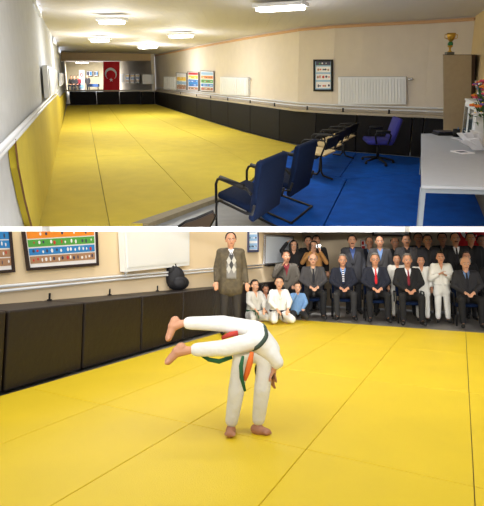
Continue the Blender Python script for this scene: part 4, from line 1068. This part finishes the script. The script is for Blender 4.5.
c = at(318.2, 246.5, 0.0+L.fl(315,312).y-.36)
o = thing(L, 'camera', 'small camera with lit white flash held up by the person in the tan jacket', 'camera', c)
part('camera_body', MB().box((0,0,0), (.12,.04,.08)), silver, o, bevel=.006); part('lens', MB().tube([(-.02,-.02,0),(-.02,-.05,0)], .025, n=12), dark, o)
part('flash', MB().box((.03,-.025,.02), (.045,.015,.03)), mat('flash_light', (255,255,255), .3, emit=25), o)
# boys standing in white
arms = dict(elb=[(-.27,-.08,1.1), (.27,-.08,1.1)], wri=[(-.05,-.24,1.24), (.06,-.24,1.2)], hd=[V((.5,-.2,.3)), V((-.5,-.2,.3))])
standing(443.5, 322.5, 253, 'tallest boy standing in a white judo suit, hands held at his chest', hair='k', hairstyle='short', top=giw, bottom=giw, gi=True, topname='gi_jacket', shoes=shoe, J=arms, headk=1.2, belt=giw, thick=1.05)
standing(399, 319, 255.5, 'boy in a white judo suit peeking between the red tie and the maroon tie', hair='k', top=giw2, bottom=giw2, gi=True, topname='gi_jacket', shoes=shoe, headk=1.2)
standing(423.5, 321, 257, 'boy standing in a white judo suit between the maroon-tied man and the tallest boy', hair='k', top=giw, bottom=giw, gi=True, topname='gi_jacket', shoes=shoe, headk=1.2)
# children on the mat edge
def kneeling(px, yb, ytop, label, **k):
    pos = L.fl(px, yb); hz = 1.2 + (263-ytop)*pos.y/F/1.01; sc = hz/TOPZ['kneel']
    return person(L, pos, k.pop('turn', 0), 'kneel', sc, label, headk=1.18, barefoot=True, **k)
kneeling(254.5, 322, 280.5, 'child in a white judo suit kneeling beside the standing man', hair='k', top=giw2, bottom=giw2, gi=True, topname='gi_jacket', belt=cl('green_belt', (40,90,60)), turn=.5, skin='c')
kneeling(265.5, 319.5, 285, 'child in a white judo suit kneeling behind two others, head bowed', hair='k', top=giw, bottom=giw, gi=True, topname='gi_jacket', pitch=.35, turn=.3, skin='b')
kneeling(279, 323.5, 277.5, 'child in a white judo suit with a dark belt kneeling on the mat edge', hair='k', top=giw, bottom=giw, gi=True, topname='gi_jacket', belt=cl('dark_belt', (24,24,44)), turn=.25, skin='c', yaw=-.3)
kneeling(298, 320.5, 283, 'child in a light blue shirt kneeling with one hand at the mouth', hair='b', top=cl('light_blue_shirt', (110,150,200)), bottom=trg, topname='shirt', skin='c',
         J=dict(elb=[(-.2,-.14,.52), None], wri=[(-.05,-.17,.76), (.1,-.27,.33)], hd=[V((.4,-.1,.6)), V((0,-1,0))]))
# standing man with argyle pullover
def argyle(bv, o, nz, s):
    sw = drape(bv, nz-.52*s, nz-.06*s, lambda t: (.03+.055*min(1, t*2.2))*s, nz=12, off=.008*s); so = part('pullover', sw, cl('grey_pullover', (132,130,128)), o, smooth=True)
    for r in range(4):
        for q in ((0,) if r % 2 == 0 else (-.045, .045)):
            z = nz-.13*s-r*.075*s
            part('argyle_diamond', drape(bv, z-.075*s, z+.075*s, lambda t: max(.001, .04*(1-abs(2*t-1)))*s, nz=6, nx=4, off=.013*s, x0=q*s), cl('argyle_dark', (62,62,66)) if q == 0 else cl('argyle_light', (186,184,178)), so)
    part('shirt_collar', drape(bv, nz-.1*s, nz, lambda t: (.05*(1-t)+.005)*s, off=.012*s), shw, o, smooth=True)
standing(230.5, 334, 233.2, 'person standing in a brown tweed jacket over an argyle pullover beside the wall pads', hair='b', hairstyle='receding', top=cl('tweed', (96,86,66), col2=(70,62,50)), bottom=cl('dark_grey_trousers', (52,48,46)), thick=1.15,
         topname='jacket', sweater=argyle, turn=.12, vox=.009, shoes=shoe, mous=False, J=dict(wri=[(-.26,-.1,.9), (.27,-.1,.88)], hip=[(-.1,0,.9),(.1,0,.9)]))

# ------------------------------------------------ the two judoka
D0 = L.fl(245, 433).y
root = L.fl(245, 433)
def Q(px, py, dz=0.0):
    d = L.d(px, py); t = (root.y+dz)/d.y; return EYE + d*t - root
sj = .72
tori = dict(hip=[Q(241,355,.03), Q(266,354,.0)], knee=[Q(236,393,-.0), Q(262,390,-.02)], ank=[Q(231,425,0), Q(258,423.5,0)], toe=[Q(230,434,-.1), Q(267,432,-.04)],
            sho=[Q(240,340,.34), Q(262,338,.34)], elb=[Q(228,352,.3), Q(272,356,.32)], wri=[Q(222,342,.15), Q(274,372,.22)], neck=Q(247,338,.42), head=Q(243,340,.5), hd=[V((-.3,-.8,0)), V((-.2,-.1,-1))],
            HR=Matrix.Rotation(PI, 3, 'Z') @ Matrix.Rotation(.9, 3, 'X'), beltfree=V((0,0,0)))
def fighter(label, J_, belt, bname, skin, hair, thick=1.0, sleeve=None):
    o = person(L, root, 0, 'stand', sj, label, skin=skin, hair=hair, top=giw, bottom=giw, gi=True, topname='gi_jacket', J=J_, root_off=True, barefoot=True, vox=.006, headk=1.1, belt=belt, detail=True, collar=False, thick=thick, skirt=False, footk=1.5, sleeve=sleeve, gsm=14)
    return o

tori['heel'] = [Q(231,429,.03), Q(255.5,429,.0)]
o1 = fighter('judoka in white standing bent over and throwing, bare feet planted on the mat', tori, cl('orange_belt', (226,110,40)), 'belt', 'b', 'k', .86)
mb = MB(); mb.tube([Q(252,352,-.14), Q(250,362,-.16), Q(247,373,-.15), Q(244.5,380,-.14)], [.014,.021,.019,.014]); part('belt_end', mb, cl('orange_belt', (226,110,40)), o1, smooth=True)
mb = MB(); mb.tube([Q(222,338,.02), Q(230,334.5,.0), Q(238,333,.0)], [.012,.02,.018]); part('belt_end', mb, cl('red_belt', (186,60,50)), o1, smooth=True)
uke = dict(hip=[Q(254,329,.06), Q(257,340,-.07)], knee=[Q(222,323.5,.06), Q(226,348,-.10)], ank=[Q(184,323,.06), Q(192,350,-.12)], toe=[Q(168.5,338,.03), Q(168,361.5,-.14)], heel=[Q(175,321,.06), Q(181,347.5,-.12)],
           sho=[Q(272,350,.14), Q(271,353,-.05)], elb=[Q(262,350,.3), Q(277.5,362,-.05)], wri=[Q(245,345,.35), Q(273,371,-.03)], neck=Q(269,360,.12), head=Q(266,366,.2), hd=[V((-1,.1,0)), V((-.5,0,-.9))],
           HR=Matrix.Rotation(PI, 3, 'X') @ Matrix.Rotation(.6, 3, 'Z'), beltfree=V((0,0,0)))
o2 = fighter('judoka in white being thrown, bare feet flying out to the left', uke, cl('dark_judo_belt', (58,74,66)), 'belt', 'a', 'k', .95, .75)
mb = MB(); mb.tube([Q(243,356,-.15), Q(241,366,-.17), Q(241.5,378,-.16), Q(245,391,-.15)], [.010,.015,.014,.009]); part('belt_end', mb, cl('green_judo_belt', (36,96,60)), o2, smooth=True)
mb = MB(); mb.tube([Q(232,357,-.0), Q(219,361.5,-.02), Q(209,359.5,-.04), Q(201,355,-.05)], [.014,.017,.015,.010]); part('belt_end', mb, cl('green_judo_belt', (36,96,60)), o2, smooth=True)
# ------------------------------------------------ small people reflected in the far mirror (upper hall)
for i, (x, lb) in enumerate(((71.5, 'tiny person in black seated at the far left of the mirrored bay'), (75.5, 'tiny person in black seated in the mirrored bay between another and the banner'), (78, 'tiny person in dark red seated beside the white banner'), (88.5, 'tiny person in black standing right of the white banner'))):
    p = U.dep(x, 80, by-1.6); 
    person(U, V((p.x, by-1.6-.3*(i % 2), 0)), 0, 'sit' if i < 3 else 'stand', 1.2 if i < 3 else .95, lb, hair='k', top=shk if i != 2 else shr, bottom=trk, detail=False, vox=.03, shoes=shoe)
    if i < 3:
        o = thing(U, 'bench_seat', 'small dark stool under the '+['leftmost','middle','dark red clad'][i]+' seated person in the mirrored bay', 'stool', V((p.x, by-1.6-.3*(i % 2), 0)), 0, 'stools in the mirrored bay')
        part('seat', MB().box((0,.05,.38), (.42,.4,.05)), brownw, o)
        for sx in (-1, 1):
            for sy in (-1, 1): part('leg', MB().tube([(.17*sx,.05+.15*sy,.36),(.18*sx,.05+.16*sy,0)], .02), dark, o)
# ------------------------------------------------ light
W = bpy.data.worlds.new('world'); bpy.context.scene.world = W; W.use_nodes = True
W.node_tree.nodes['Background'].inputs[0].default_value = (.93, .96, 1, 1); W.node_tree.nodes['Background'].inputs[1].default_value = .55
def area(loc, target, sx, sy, e, col=(1,.95,.86), spread=180):
    ld = bpy.data.lights.new('unseen_light', 'AREA'); ld.shape = 'RECTANGLE'; ld.size = sx; ld.size_y = sy; ld.energy = e; ld.color = col; ld.spread = math.radians(spread)  # unseen light outside the frame, without a lamp body
    lo = bpy.data.objects.new('unseen_light', ld); C.objects.link(lo); lo.location = loc
    lo.rotation_euler = (V(target)-V(loc)).to_track_quat('-Z', 'Y').to_euler()
area((-2.5, 3, 4.6), (-1.5, 6, 0), 2.5, 3, 105)
area((2.5, 3, 4.6), (1.5, 6, 0), 2.5, 3, 105)
area((0, 7, 6.8), (0, 13.5, 1), 7, 2, 420, (1,.97,.92))  # unseen light aimed to brighten the slab face and the guests
area((-.45, 8.6, 7.4), (-.45, 11.95, 2.05), 7.4, .3, 65, (1,1,1), 14)  # added narrow beam, only there to whiten the slab edge
area((.8, -.6, 2.4), (1.6, 13, 1.3), 5, .6, 90, (1,.95,.86), 50)  # added low fill from behind the camera for the darkened guests
sc_ = bpy.context.scene
sc_.view_settings.view_transform = 'Standard'; sc_.view_settings.look = 'None'; sc_.view_settings.exposure = 0; sc_.view_settings.gamma = 1
